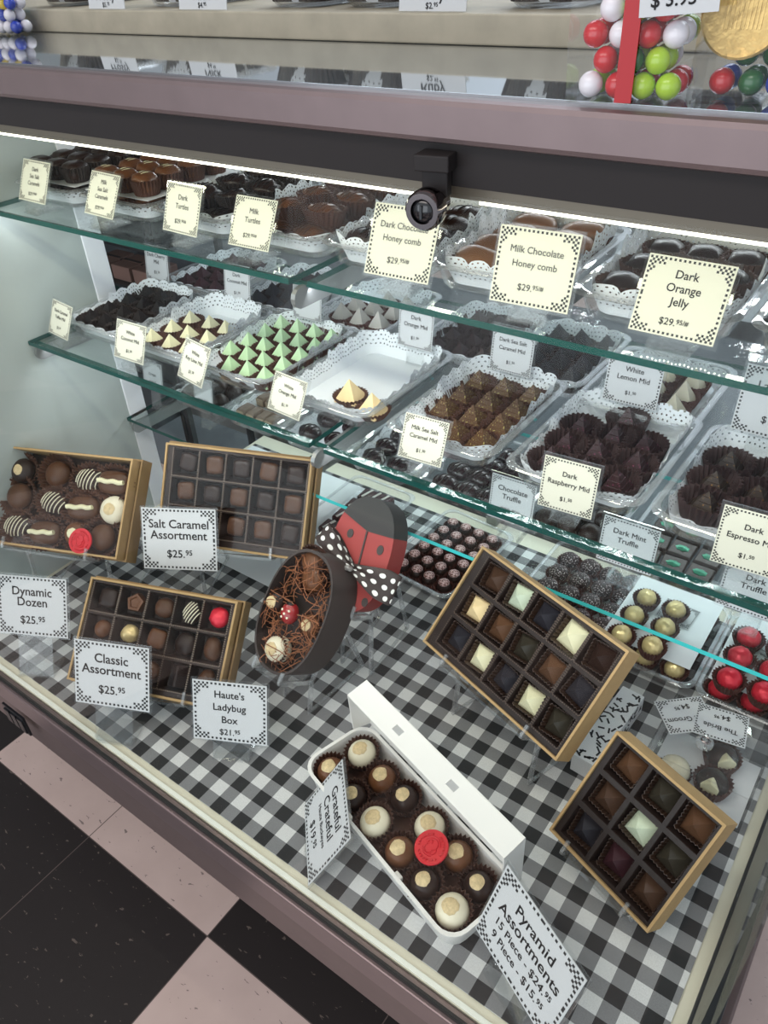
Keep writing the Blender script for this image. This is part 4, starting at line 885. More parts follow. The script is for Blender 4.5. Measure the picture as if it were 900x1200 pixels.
# nine pyramids
X9 = [-0.044, 0.004, 0.050]; Z9 = [0.031, 0.080, 0.1285]
mx = kraft_box((-0.1188, 0.5105, -0.9039), -19.5, 40.2, 0.1, 0.1536, 0.1523, 'open kraft box of nine pyramid chocolates, leaning at the right end of the deck', [-0.045, 0.002, 0.049], [0.0285, 0.0765, 0.1245], 0.0415, INSERT)
lay = [['b_milk', 'b_olive', 'b_milk'], ['b_mid', 'b_mint', 'b_olive'], ['b_blue', 'b_plum', 'b_mid']]
for r_ in range(3):
    for c in range(3):
        k = lay[r_][c]; boxed(mx, k, X9[c], Z9[2-r_]-0.001, 0.0225, '%s pyramid, %s row %s from left, in the nine piece box' % (CN[k], V[r_], H5[c]), rnd.uniform(-9, 9), 1.08)
# salt caramels
K['cube_m'] = [('chocolate_body', blob_mesh(0.0135, 0.0135, 0.0085, MILK2, 31, 0.09, power=5.0, freq=5))]
K['cube_d'] = [('chocolate_body', blob_mesh(0.0135, 0.0135, 0.0085, DARK, 32, 0.09, power=5.0, freq=5))]
K['cube_s'] = [('chocolate_body', blob_mesh(0.0130, 0.0130, 0.0085, MILK, 33, 0.07, power=5.0, freq=5))]
sl = (-0.8254, 0.6346, -0.8084)
mx = kraft_box(sl, 24.0, 33.7, 2.2, 0.2536, 0.1636, 'kraft box of fifteen salt caramels under clear film, behind its sign', shiftx(XS, -0.003), [0.038, 0.086, 0.134], 0.0440, INSERT2, BEADT, True, True)
pat = ('cube_d', 'cube_m', 'cube_d', 'cube_m', 'cube_d', 'cube_m', 'cube_d', 'cube_m', 'cube_d', 'cube_m', 'cube_d', 'cube_d', 'cube_m', 'cube_m', 'cube_d')
for r_ in range(3):
    for c in range(5):
        boxed(mx, pat[r_*5+c], XS[c]-0.002, 0.134-0.048*r_+0.001, 0.0235, 'square salt caramel, %s row %s from left, in the salt caramel box' % (V[r_], H5[c]), rnd.uniform(-8, 8), 1.12, name='salt_caramel')
# classic assortment
mx = kraft_box((-0.7768, 0.3855, -0.8869), 24.3, 48.1, 3.2, 0.2409, 0.1564, 'kraft box of mixed classic chocolates under clear film, at the front left', shiftx([-0.0895, -0.0435, 0.0025, 0.0475, 0.0915], -0.002), [0.034, 0.0815, 0.1285], 0.0425, INSERT2, BEADT, True, True)
K['c_round'] = [('chocolate_body', blob_mesh(0.0150, 0.0140, 0.0085, MILK2, 35, 0.10))]
K['c_dome'] = [('chocolate_body', blob_mesh(0.0160, 0.0160, 0.0080, DARK, 36, 0.03))]
K['c_small'] = [('chocolate_body', blob_mesh(0.0125, 0.0125, 0.0085, MILK, 37, 0.05))]
K['c_drop'] = [('chocolate_body', blob_mesh(0.0125, 0.0165, 0.0085, MILK2, 38, 0.12))]
K['c_stripe'] = [('chocolate_body', blob_mesh(0.0130, 0.0165, 0.0085, DARK, 39, 0.03)), ('drizzle', drizzle_mesh(0.0130, 0.0165, 0.0085, WHITE, 6, 0, rad=0.0008, slant=0.5))]
K['c_red'] = [('foil_ball', blob_mesh(0.0140, 0.0140, 0.0095, REDFOIL, 40, 0.14, 'foil_ball', freq=5))]
K['c_gold'] = [('foil_ball', blob_mesh(0.0135, 0.0125, 0.0095, GOLDFOIL, 41, 0.18, 'foil_ball', freq=5))]
def prism_piece(n_, r_, h_, m_, ins=0.6):
    b = MB(); b.rings([[(r_*f_*math.cos(2*PI*i/n_+PI/2), r_*f_*math.sin(2*PI*i/n_+PI/2), z) for i in range(n_)] for f_, z in ((0.96, 0), (1, 0.002), (0.92, h_*0.8), (0.86, h_), (ins, h_), (ins*0.8, h_*0.86), (0.02, h_*0.84))]); return b.mesh('chocolate_body', m_, bevel=0)
K['c_penta'] = [('chocolate_body', prism_piece(5, 0.0145, 0.014, MILK))]
b = MB(); b.rings([[(-0.0125, -0.015, 0), (0.0125, -0.015, 0), (0.0125, 0.015, 0), (-0.0125, 0.015, 0)], [(-0.0120, -0.015, 0.004), (0.0120, -0.015, 0.004), (0.0120, 0.015, 0.004), (-0.0120, 0.015, 0.004)], [(-0.0015, -0.0145, 0.016), (0.0015, -0.0145, 0.016), (0.0015, 0.0145, 0.016), (-0.0015, 0.0145, 0.016)]])
K['c_roof'] = [('chocolate_body', b.mesh('chocolate_body', DARK, bevel=0.0008))]
lay = [[('cube_d', 'dark rough square'), ('c_penta', 'milk five-sided'), ('c_round', 'brown swirled round'), ('c_stripe', 'white striped oval'), ('c_red', 'red foil wrapped')],
       [('c_small', 'small milk round'), ('c_gold', 'gold foil wrapped'), ('cube_s', 'milk square'), ('c_dome', 'dark domed round'), ('c_drop', 'brown teardrop')],
       [('c_round', 'brown swirled round'), ('cube_m', 'brown square'), ('c_small', 'small milk round'), ('c_roof', 'dark roof-shaped'), ('c_drop', 'brown teardrop')]]
for r_ in range(3):
    for c in range(5):
        k, nm = lay[r_][c]; boxed(mx, k, (-0.0895, -0.0435, 0.0025, 0.0475, 0.0915)[c], (0.1290, 0.0820, 0.0345)[r_], 0.0225, '%s chocolate, %s row %s from left, in the classic box' % (nm, V[r_], H5[c]), rnd.uniform(-12, 12), 1.12, name='assorted_chocolate')
# dynamic dozen: loose cups in an open box
def seal(mx, label):
    e = empty('wax_seal', mx, label, 'seal')
    b = MB(); b.lathe([(0.0200, 0), (0.0212, 0.001), (0.0212, 0.0028), (0.0203, 0.0038), (0.0190, 0.0036), (0.0001, 0.0036)], 40); link('seal_disc', b.mesh('seal_disc', REDSEAL, True), e)
    q = random.Random(3); b = MB()
    for k in range(26):
        if k in (6, 7, 15, 24): continue
        a = 2*PI*k/26
        Mx = RZ(a) @ T(0.0155, 0, 0.0036)
        b.box(-0.0014, 0.0014, -0.0006, 0.0004, 0, 0.0014, 0, Mx @ RZ(q.uniform(-0.5, 0.5))); b.box(-0.0014*q.random(), 0.0010, 0.0007, 0.0013, 0, 0.0014, 0, Mx)
    link('raised_border_marks', b.mesh('raised_border_marks', REDSEAL), e)
    b = MB()
    for r0, a0, a1, cx, cz in ((0.0110, 20, 160, 0, 0.001), (0.0105, 200, 300, 0, 0), (0.0062, -80, 130, 0.001, 0.003), (0.0055, 170, 330, -0.002, -0.002), (0.0030, 0, 250, -0.004, 0.004), (0.0040, -120, 60, 0.004, -0.003)):
        b.tube([(cx+r0*math.cos(R(a0+(a1-a0)*k/12)), cz+r0*math.sin(R(a0+(a1-a0)*k/12)), 0.0040) for k in range(13)], 0.0008, 5)
    link('raised_emblem', b.mesh('raised_emblem', REDSEAL, True), e)
DDm = pose((-1.0545, 0.4711, -0.7991), 20.7, 43.1, -0.7) @ T(-0.021, 0, 0); DD = (DDm.translation.x, DDm.translation.y, DDm.translation.z-ZC)
mx = kraft_box(DD, 20.7, 43.1, -0.7, 0.262, 0.165, 'wide kraft box of twelve large mixed chocolates, at the far left', None, None, 0, None, None, True, True, t=0.044)
mx = mx @ T(0.021, 0, 0)
b = MB(); b.box(-0.146, 0.104, 0.0385, 0.0405, 0.0045, 0.1605); o = link('brown_liner_sheet', b.mesh('brown_liner_sheet', INSERT2), None, mx); tag(o, 'dark brown liner sheet in the bottom of the wide far left box', 'liner')
for k in ('rim_strip',):
    pass
K['dd_milk'] = [('chocolate_body', blob_mesh(0.0190, 0.0190, 0.0125, MILK2, 51, 0.015, z0=0.004)), ('paper_cup', cup_mesh(0.0225, 0.018, CUPL, 34, 1.30))]
K['dd_nut'] = [('chocolate_body', blob_mesh(0.0180, 0.0180, 0.0125, DARK, 52, 0.04, z0=0.003)), ('peanut_center', patch_mesh(0.0075, 0.0180, 0.0125, 0.003+0.65*0.0125, NUT, 4)), ('paper_cup', cup_mesh(0.0190, 0.014, CUPL, 30, 1.34))]
K['dd_mnut'] = [('chocolate_body', blob_mesh(0.0175, 0.0175, 0.0125, MILK, 53, 0.04, z0=0.003)), ('peanut_center', patch_mesh(0.0075, 0.0175, 0.0125, 0.003+0.65*0.0125, CREAM, 5)), ('paper_cup', cup_mesh(0.0180, 0.014, CUPL, 30, 1.34))]
K['dd_white'] = [('chocolate_body', blob_mesh(0.0200, 0.0200, 0.0135, WHITE, 54, 0.05, z0=0.003)), ('peanut_center', patch_mesh(0.0085, 0.0200, 0.0135, 0.003+0.65*0.0135, NUT, 6)), ('paper_cup', cup_mesh(0.0180, 0.012, CUPL, 30, 1.34))]
K['dd_stripe'] = [('chocolate_body', blob_mesh(0.0215, 0.0165, 0.0125, DARK, 55, 0.05, z0=0.004)), ('drizzle', drizzle_mesh(0.0215, 0.0165, 0.0125, WHITE, 7, 0.004, rad=0.0008, slant=0.35)), ('paper_cup', cup_mesh(0.0185, 0.017, CUPL, 30, 1.34, 1.2))]
K['dd_bar'] = [('chocolate_body', blob_mesh(0.0240, 0.0165, 0.0110, MILK2, 56, 0.05, power=3.0, z0=0.004)), ('icing_line', wiggle_mesh(0.040, 0.0232, CREAM, 0.0034, amp=0.0008)), ('paper_cup', cup_mesh(0.0190, 0.019, CUPL, 30, 1.34, 1.32))]
for k, x, z, nm in (('dd_nut', -0.1167, 0.141, 'dark nut topped chocolate, top row second'), ('dd_milk', -0.0425, 0.142, 'milk chocolate ball in a wide cup, top row'), ('dd_stripe', 0.0241, 0.138, 'white striped dark chocolate, top row'), ('dd_bar', 0.0790, 0.138, 'chocolate bar with white icing line, top right corner'),
        ('dd_milk', -0.1134, 0.088, 'milk chocolate ball in a wide cup, middle row'), ('dd_stripe', -0.0380, 0.084, 'white striped dark chocolate, middle row'), ('dd_bar', 0.0205, 0.081, 'chocolate bar with white icing line, centre'), ('dd_white', 0.0860, 0.084, 'white nut topped chocolate ball, right end of middle row'),
        ('dd_stripe', -0.1047, 0.034, 'white drizzled oval chocolate, bottom row'), ('dd_bar', -0.0468, 0.029, 'chocolate bar with white icing line, bottom row'), ('dd_mnut', 0.0140, 0.034, 'milk nut topped chocolate, half under the red seal'), ('dd_milk', 0.0735, 0.034, 'milk chocolate ball in a wide cup, bottom right')):
    boxed(mx, k, x*0.95 - (0.006 if x > 0.07 else 0), z*0.95 - (0.006 if z > 0.13 else 0), 0.038, nm + ', in the wide far left box', rnd.uniform(-8, 8), s=1.20, name='large_chocolate')
seal(mx @ T(0.0385, 0.0035, 0.0215) @ RX90 @ RZ(0.4), 'round red wax seal stuck inside the wide far left box')
# patterned box behind
b = MB(); b.box(-0.017, 0.017, -0.075, 0.075, 0, 0.035); q = random.Random(5); 
e = empty('patterned_box', T(-0.196, 0.735, ZD+0.0014) @ RZ(R(-4)), 'white box with black dashes standing behind the fifteen piece box', 'box')
link('box_body', b.mesh('box_body', PAPER, bevel=0.001), e)
b = MB()
for k in range(46):
    x, y = q.uniform(-0.014, 0.014), q.uniform(-0.070, 0.070); b.box(-0.0045, 0.0045, -0.0013, 0.0013, 0.0350, 0.0353, 0, T(x, y, 0) @ RZ(q.uniform(0, 3)))
    b.box(-0.0002, 0.0002, -0.0045, 0.0045, -0.0012, 0.0012, 0, T(0.0171, y, q.uniform(0.004, 0.031)) @ Matrix.Rotation(q.uniform(0, 3), 4, 'X'))
link('dash_pattern', b.mesh('dash_pattern', CARDB), e)

# ------------------------------------------------------------------ ladybug box: open base and lid with bow
def oval(a, b_, n_=44, p=2.3):
    out = []
    for i in range(n_):
        t = 2*PI*i/n_; c, s_ = math.cos(t), math.sin(t)
        out.append((b_*math.copysign(abs(c)**(2/p), c), a*math.copysign(abs(s_)**(2/p), s_)))
    return out
lbm = pose((-0.6127, 0.5592, -0.7746), -5, 40) @ Matrix.Scale(0.92, 4)
e = empty('ladybug_gift_box', lbm, 'open dark brown oval box of truffles in copper paper shred, on an easel', 'gift box')
ov = oval(0.101, 0.063)
def oring(pts, k, y): return [(x*k, y, z*k) for x, z in pts]
b = MB(); b.rings([oring(ov, 0.955, 0), oring(ov, 1, 0), oring(ov, 1, 0.066), ], cap0=False, cap1=True); b.rings([oring(ov, 0.955, 0), oring(ov, 0.955, 0.040)], cap0=False, cap1=True)
link('box_shell', b.mesh('box_shell', LBBRN, True), e)
q = random.Random(11); b = MB()
for k in range(230):
    a = q.uniform(0, 2*PI); rr = math.sqrt(q.uniform(0.2, 1.0)); x, z = 0.056*rr*math.cos(a), 0.094*rr*math.sin(a); th = q.uniform(0, PI); y = q.uniform(-0.004, 0.030); L = q.uniform(0.010, 0.024)
    cv = q.uniform(-0.006, 0.006); pts = []
    for i in range(6):
        u = -1 + 2*i/5; px_, pz_ = x + L*u*math.cos(th) - cv*(u*u)*math.sin(th), z + L*u*math.sin(th) + cv*(u*u)*math.cos(th)
        s_ = math.hypot(px_/0.061, pz_/0.098)
        if s_ > 1: px_, pz_ = px_/s_, pz_/s_
        pts.append((px_, y + 0.006*math.sin(u*2+k), pz_))
    b.tube(pts, q.uniform(0.0004, 0.0008), 4)
o = link('paper_shred', b.mesh('paper_shred', SHRED), None, lbm); tag(o, 'copper paper shred filling the open ladybug box', 'paper shred', kind='stuff')
K['lb_milk'] = [('chocolate_body', blob_mesh(0.0190, 0.0190, 0.0135, MILK, 61, 0.04, z0=0.003)), ('paper_cup', cup_mesh(0.0190, 0.022, CUP, 28, 1.25))]
K['lb_white'] = nut_ball(WHITE, 0.0195, 62, CUP, 0.75); K['lb_dark'] = nut_ball(DARK, 0.0175, 63, CUP, 0.85); K['lb_mnut'] = nut_ball(MILK, 0.0160, 64, CUP, 0.85)
for k, x, z, nm in (('lb_milk', -0.001, 0.0562, 'milk chocolate ball in a brown cup, upper middle'), ('lb_milk', -0.014, 0.0800, 'milk chocolate ball half under shred, at the top'), ('lb_dark', -0.0480, -0.0050, 'dark nut topped truffle, at the left'), ('lb_mnut', 0.0300, -0.0080, 'milk nut topped truffle, at the right edge'), ('lb_white', -0.0100, -0.0680, 'white nut topped truffle, at the bottom')):
    boxed(lbm, k, x, z, 0.034, nm + ' of the open ladybug box', name='truffle', s=1.12)
K['lb_bug'] = [('chocolate_body', blob_mesh(0.0135, 0.0160, 0.0125, mat('red_chocolate_shell', (0.30, 0.020, 0.022), 0.25, coat=0.4), 65, 0.02, z0=0.004))]
b = MB()
for x, y in ((-0.006, 0.004), (0.006, 0.004), (-0.005, -0.006), (0.005, -0.006), (0.0, -0.001)):
    z = 0.004 + 0.0125*(0.65 + math.sqrt(max(0, 1-(x/0.0135)**2-(y/0.016)**2))); b.lathe([(0.0018, -0.0006), (0.0018, 0.0004), (0.0001, 0.0007)], 8, 0, (x, y, z))
K['lb_bug'].append(('white_spots', b.mesh('white_spots', WHITE)))
b = MB(); b.lathe([(0.0070, -0.004), (0.0068, 0.001), (0.0040, 0.0035), (0.0001, 0.0042)], 14, 0, (0, 0.011, 0.0165)); K['lb_bug'].append(('bug_head', b.mesh('bug_head', DARK2, True)))
boxed(lbm, 'lb_bug', -0.013, -0.008, 0.026, 'small red ladybug shaped chocolate in the middle of the open box', 12, s=1.12, name='ladybug_chocolate')
easel((-0.6127, 0.5592-0.0929*math.sin(R(40)), -0.7746-0.0929*math.cos(R(40))+0.002), -5, 40, 0.09, 0.17, 0.061, 'clear acrylic easel holding up the open ladybug box')
# lid
ldm = pose((-0.566, 0.6715, -0.730), 5, 40) @ Matrix.Scale(0.89, 4)
e = empty('ladybug_cover', ldm, 'red and black ladybug box lid with polka dot bow, leaning behind its base', 'gift box lid')
CX = -0.012; ovl = [(x+CX, z) for x, z in oval(0.096, 0.056, 60, 2.4)]
b = MB(); D_ = 0.055
def zh(x): return 0.040 + 0.36*abs(x+0.008)**1.0*(1.0 if x < -0.008 else 0.12) - 0.0*x
def clip(pts, keep_top):
    out = []
    for i, (x, z) in enumerate(pts):
        x2, z2 = pts[(i+1) % len(pts)]; f0, f1 = z-zh(x), z2-zh(x2)
        ins0 = (f0 > 0) == keep_top
        if ins0: out.append((x, z))
        if (f0 > 0) != (f1 > 0):
            t = f0/(f0-f1); out.append((x+(x2-x)*t, z+(z2-z)*t))
    return out
def split(keep_top):
    pts = clip(ovl, keep_top)
    # refine the cut line so that it follows the head curve
    xs_ = [p for p in pts if abs(p[1]-zh(p[0])) < 1e-4]; xa, xb = min(p[0] for p in xs_), max(p[0] for p in xs_)
    body = [p for p in pts if abs(p[1]-zh(p[0])) >= 1e-4]
    body.sort(key=lambda p: math.atan2(p[1]-(0.07 if keep_top else -0.02), p[0]-CX))
    if not keep_top:
        body.sort(key=lambda p: (math.atan2(p[1]+0.02, p[0]-CX) - PI/2) % (2*PI))
        cut = [(xa + (xb-xa)*k/20) for k in range(21)][::-1]
        return body + [(x, zh(x)) for x in [xb - (xb-xa)*k/20 for k in range(21)]]
    body.sort(key=lambda p: (math.atan2(p[1]-0.06, p[0]-CX) + PI/2) % (2*PI))
    return body + [(x, zh(x)) for x in [xa + (xb-xa)*k/20 for k in range(21)]]
for nm, top, m_ in (('red_shell', False, LBRED), ('black_head', True, LBBLK)):
    pts = split(top); b = MB(); b.rings([[(x, y, z) for x, z in pts] for y in ((0, 0.055) if not top else (-0.0008, 0.055))])
    link(nm, b.mesh(nm, m_), e)
b = MB()
for k in range(9):
    pass
b.bar((-0.0082, -0.0012, 0.0400), (-0.0015, -0.0012, -0.090), 0.0026, 0.002, (1, 0, 0))
for x, z, a, c in ((-0.0370, 0.0282, 0.0058, 0.0075), (0.0240, 0.0178, 0.0058, 0.0080), (0.0250, -0.0700, 0.0056, 0.0075), (-0.0420, -0.0420, 0.0058, 0.0078)):
    b.rings([[(x + a*math.cos(2*PI*i/20), y, z + c*math.sin(2*PI*i/20)) for i in range(20)] for y in (-0.0002, -0.0012)])
link('wing_line_and_spots', b.mesh('wing_line_and_spots', LBBRN), e)
bow = bpy.data.objects.new('bow', None); COL.objects.link(bow); bow.parent = e
def loop_mesh(dx, dz, L, w0, w1, name):
    """flattened ribbon loop from the knot along (dx, dz)"""
    d_ = Vector((dx, 0, dz)).normalized(); n_ = Vector((-d_.z, 0, d_.x)); k0 = Vector((-0.0113, -0.010, -0.0229)); vs_, fs, uv = [], [], []
    N = 22; Wn = 6
    for i in range(N+1):
        s_ = i/N; a = 2*PI*s_
        u = L*(0.5-0.5*math.cos(a)); y = -0.010*math.sin(a)*(0.35 + 0.65*u/L)
        wd = w0 + (w1-w0)*min(1, (u/L)*1.5)
        for j in range(Wn+1):
            v = -0.5 + j/Wn; p = k0 + d_*u + n_*(wd*v) + Vector((0, y + 0.003*math.cos(v*9+s_*3)*(1-u/L), 0)); vs_.append(p); uv.append((L*2*s_, w1*(v+0.5)))
    for i in range(N):
        for j in range(Wn): fs.append((i*(Wn+1)+j, (i+1)*(Wn+1)+j, (i+1)*(Wn+1)+j+1, i*(Wn+1)+j+1))
    b = MB(); b.add(vs_, fs); return b.mesh(name, RIBBON, True, uvs=uv)
link('ribbon_loop', loop_mesh(0.0855, -0.012, 0.088, 0.014, 0.050, 'ribbon_loop'), bow)
link('ribbon_loop', loop_mesh(-0.074, 0.042, 0.084, 0.014, 0.036, 'ribbon_loop'), bow)
me = blob_mesh(0.008, 0.007, 0.0055, RIBBON, 3, 0.1, 'ribbon_knot'); me.uv_layers.new(name='UVMap')
link('ribbon_knot', me, bow, T(-0.0113, -0.020, -0.0289))
easel((-0.575, 0.6715-0.0854*math.sin(R(40)), -0.730-0.0854*math.cos(R(40))+0.002), 5, 40, 0.09, 0.16, 0.049, 'clear acrylic easel holding up the ladybug lid')

# ------------------------------------------------------------------ buckeye carton
cm = T(-0.352, 0.462, ZD+0.0014) @ RZ(R(-16.5))
e = empty('egg_carton', cm, 'white plastic egg carton of twelve buckeyes, lid open, on the gingham cloth', 'carton')
def rr(x0, x1, y0, y1, r_, z): 
    return [((x0+x1)/2+x, (y0+y1)/2+y, z) for x, y in rrect(x1-x0, y1-y0, r_, 5)]
A = (-0.146, 0.160, -0.068, 0.041)
def off(o_): return (A[0]+o_, A[1]-o_, A[2]+o_, A[3]-o_)
b = MB(); b.rings([rr(*off(0.012), 0.018, 0), rr(*off(0.006), 0.022, 0.006), rr(*off(0.0015), 0.025, 0.038), rr(*off(-0.001), 0.026, 0.040), rr(*off(-0.001), 0.026, 0.042), rr(*off(0.0035), 0.023, 0.042), rr(*off(0.009), 0.020, 0.012)])
link('carton_base', b.mesh('carton_base', FOAM, True), e)
b = MB(); b.box(-0.006, 0.006, -0.067, -0.058, 0.028, 0.037); link('latch_tab', b.mesh('latch_tab', FOAM, bevel=0.002), e, T(0.058, 0, 0)); link('latch_tab', b.mesh('latch_tab', FOAM, bevel=0.002), e, T(-0.045, 0, 0))
# lid opened upright: top panel stands at the back, its front wall with two slots points forward
b = MB(); Z0, Z1, yb, x0, x1 = 0.0425, 0.131, 0.046, -0.141, 0.156
b.box(x0, x1, yb-0.002, yb, Z0, Z1)
b.rings([[(x0, yb-0.002, Z0), (x0, yb-0.030, Z0+0.010), (x0, yb-0.033, Z1-0.006), (x0, yb-0.002, Z1)], [(x0+0.002, yb-0.002, Z0), (x0+0.002, yb-0.030, Z0+0.010), (x0+0.002, yb-0.033, Z1-0.006), (x0+0.002, yb-0.002, Z1)]])
b.rings([[(x1-0.002, yb-0.002, Z0), (x1-0.002, yb-0.030, Z0+0.010), (x1-0.002, yb-0.033, Z1-0.006), (x1-0.002, yb-0.002, Z1)], [(x1, yb-0.002, Z0), (x1, yb-0.030, Z0+0.010), (x1, yb-0.033, Z1-0.006), (x1, yb-0.002, Z1)]])
# front wall as strips round two slots
def wall(xa, xb, ya, yb_): 
    za = lambda y: Z1 - 0.006*(yb-y)/0.033
    b.add([(xa, ya, za(ya)), (xb, ya, za(ya)), (xb, yb_, za(yb_)), (xa, yb_, za(yb_)), (xa, ya, za(ya)-0.002), (xb, ya, za(ya)-0.002), (xb, yb_, za(yb_)-0.002), (xa, yb_, za(yb_)-0.002)], [(0,1,2,3),(7,6,5,4),(0,4,5,1),(1,5,6,2),(2,6,7,3),(3,7,4,0)])
sl_ = [(-0.058, -0.043), (0.046, 0.061)]; ys = (yb-0.033, yb-0.022, yb-0.013, yb)
wall(x0, x1, ys[0], ys[1]); wall(x0, x1, ys[2], ys[3]); wall(x0, sl_[0][0], ys[1], ys[2]); wall(sl_[0][1], sl_[1][0], ys[1], ys[2]); wall(sl_[1][1], x1, ys[1], ys[2])
link('carton_lid', b.mesh('carton_lid', FOAM), e)
o = link('brown_liner_sheet', MB().rings([rr(*off(0.0105), 0.018, z) for z in (0.0125, 0.0145)]).mesh('brown_liner_sheet', CUP), None, cm); tag(o, 'brown paper liner in the bottom of the buckeye carton', 'liner')
K['bk_white'] = nut_ball(WHITE, 0.0205, 71, CUP, 0.88); K['bk_milk'] = nut_ball(MILK, 0.0195, 72, CUP, 0.92); K['bk_dark'] = nut_ball(DARK, 0.0185, 73, CUP, 0.95)
lay = [('bk_milk', -0.1156, -0.0365), ('bk_white', -0.1107, 0.0125), ('bk_dark', -0.0640, -0.037), ('bk_milk', -0.0615, 0.0095), ('bk_white', -0.0165, -0.0360), ('bk_dark', -0.0200, 0.0140), ('bk_milk', 0.0346, -0.0364), ('bk_white', 0.0330, 0.0134), ('bk_dark', 0.0840, -0.0380), ('bk_milk', 0.0831, 0.0150), ('bk_white', 0.1292, -0.0343), ('bk_dark', 0.1265, 0.0090)]
cn = {'bk_white': 'white', 'bk_milk': 'milk', 'bk_dark': 'dark'}
for i, (k, x, y) in enumerate(lay):
    put(k, 'buckeye', cm @ T(x, y, 0.0152) @ Matrix.Rotation(R(12), 4, 'X') @ RZ(R(rnd.uniform(0, 360))), '%s chocolate buckeye in a brown cup, %s row %s pair from left, in the carton' % (cn[k], 'back' if i % 2 else 'front', ORD[i//2]), 'buckeyes in the carton')
seal(cm @ T(0.0660, -0.0150, 0.0565) @ Matrix.Rotation(R(16), 4, 'X') @ RZ(0.3), 'round red wax seal lying on the buckeyes in the carton')

# ------------------------------------------------------------------ wedding truffles at the right end
e = empty('clear_box', T(-0.066, 0.752, ZD+0.0014), 'clear plastic box with the bride and groom truffles, behind the nine piece box', 'clear box')
b = MB(); b.box(-0.066, 0.066, -0.058, 0.058, 0, 0.0012); b.box(-0.066, 0.066, -0.058, -0.0568, 0.0012, 0.070); b.box(-0.066, 0.066, 0.0568, 0.058, 0.0012, 0.070); b.box(-0.066, -0.0648, -0.0568, 0.0568, 0.0012, 0.070); b.box(0.0648, 0.066, -0.0568, 0.0568, 0.0012, 0.070)
link('box_body', b.mesh('box_body', TRAYP), e); link('box_lid', boxmesh('box_lid', -0.067, 0.067, -0.059, 0.059, 0.070, 0.0715, TRAYP), e)
o = link('paper_sheet', boxmesh('paper_sheet', -0.062, 0.062, -0.054, 0.054, 0, 0.0006, PAPER), None, T(-0.066, 0.752, ZD+0.0030)); tag(o, 'white paper sheet in the bottom of the clear wedding truffle box', 'paper')
K['bride'] = [('chocolate_body', blob_mesh(0.0205, 0.0205, 0.0180, WHITE, 81, 0.04, z0=0.003)), ('paper_cup', cup_mesh(0.0185, 0.014, CUPR, 26, 1.2))]
dr = MB(); dr.rings([[(x*f_, -0.0190*f_ - 0.001, z) for x, z in ((-0.010, 0.010), (0.010, 0.010), (0.013, 0.030), (0.0, 0.038), (-0.013, 0.030))] for f_ in (1.0, 0.3)])
K['groom'] = [('chocolate_body', blob_mesh(0.0205, 0.0205, 0.0185, DARK, 82, 0.03, z0=0.003)), ('paper_cup', cup_mesh(0.0195, 0.022, CUPR, 26, 1.25)), ('white_shirt_front', dr.mesh('white_shirt_front', CREAM, bevel=0.002))]
put('bride', 'wedding_truffle', T(-0.098, 0.727, ZD+0.0040), 'white bride truffle in the clear box at the right')
put('groom', 'wedding_truffle', T(-0.050, 0.734, ZD+0.0040), 'dark groom truffle with white shirt front in the clear box')
put('groom', 'wedding_truffle', T(-0.052, 0.780, ZD+0.0040) @ RZ(R(30)), 'second dark groom truffle, behind the first, in the clear box')
e = empty('glass_bead', T(-0.074, 0.738, ZD+0.0735), 'clear glass bead ring lying on the wedding truffle box', 'bead')
b = MB(); b.lathe([(0.0001, 0.0), (0.0080, 0.001), (0.0115, 0.006), (0.0115, 0.010), (0.0075, 0.0140), (0.0001, 0.0145)], 20); link('bead', b.mesh('bead', RIMP, True), e)
b = MB(); b.lathe([(0.0048, 0.0146), (0.0058, 0.0150), (0.0048, 0.0158), (0.0036, 0.0150), (0.0048, 0.0146)], 18, cap0=False, cap1=False); link('metal_ring', b.mesh('metal_ring', CHROME, True), e)
flat_sign(-0.110, 0.776, ZD+0.0735, 222, 0.066, 0.056, [('The Groom', 0.20, 0.56), ('$4.|95', 0.20, 0.20)], 'white card reading The Groom lying half under another card')
flat_sign(-0.066, 0.785, ZD+0.0745, 190, 0.066, 0.054, [('The Bride', 0.20, 0.56), ('$4.|95', 0.20, 0.20)], 'white card reading The Bride lying upside down on the clear box')

# ------------------------------------------------------------------ goods on the counter top
CT = ZC-0.0838; WT = ZC-0.0610
o = link('wood_riser', MB().box(-1.6, 0.4, 0.655, 1.10, CT, WT).mesh('wood_riser', WOOD, bevel=0.0015)); tag(o, 'grey washed wooden riser board along the back of the counter', 'riser')
for x0, x1, nm, pr_ in ((-0.904, -0.841, 'Frosty', '$5.|75'), (-0.752, -0.682, 'Nick', '$4.|95'), (-0.470, -0.402, 'Ruby', '$2.|95')):
    w_ = x1-x0; e = empty('price_sign', T((x0+x1)/2, 0.664, WT+0.0004) @ Matrix.Rotation(R(-8), 4, 'X'), 'white sign reading %s standing on the wooden riser' % nm, 'sign')
    link('card', boxmesh('card', -w_/2, w_/2, 0, 0.0008, 0, 0.042, CARD), e); link('lettering', text_mesh([(nm, 0.0130, 0.0085), (pr_, 0.0065, 0.0018)], INK), e)
for x, nm in ((-0.995, 'at the far left'), (-0.795, 'between the Frosty and Nick signs'), (-0.615, 'right of the Nick sign'), (-0.520, 'left of the Ruby sign'), (-0.345, 'right of the Ruby sign'), (-0.220, 'behind the gumball bag'), (-0.09, 'at the right end')):
    d_ = 0.085 if nm.startswith('b') else 0.078
    front(x, WT+0.0004, d_ + 0.004, 0.13, 0, 'dark clusters on the riser %s' % nm, 0.030, y=0.742)
    fill(x, 0.742, WT+0.0004, 0, d_ + 0.004, 0.13, 2, 3, 'back_d', 'chocolate_cluster', 'dark cluster', 'on the riser %s' % nm, px=0.034, py=0.034)
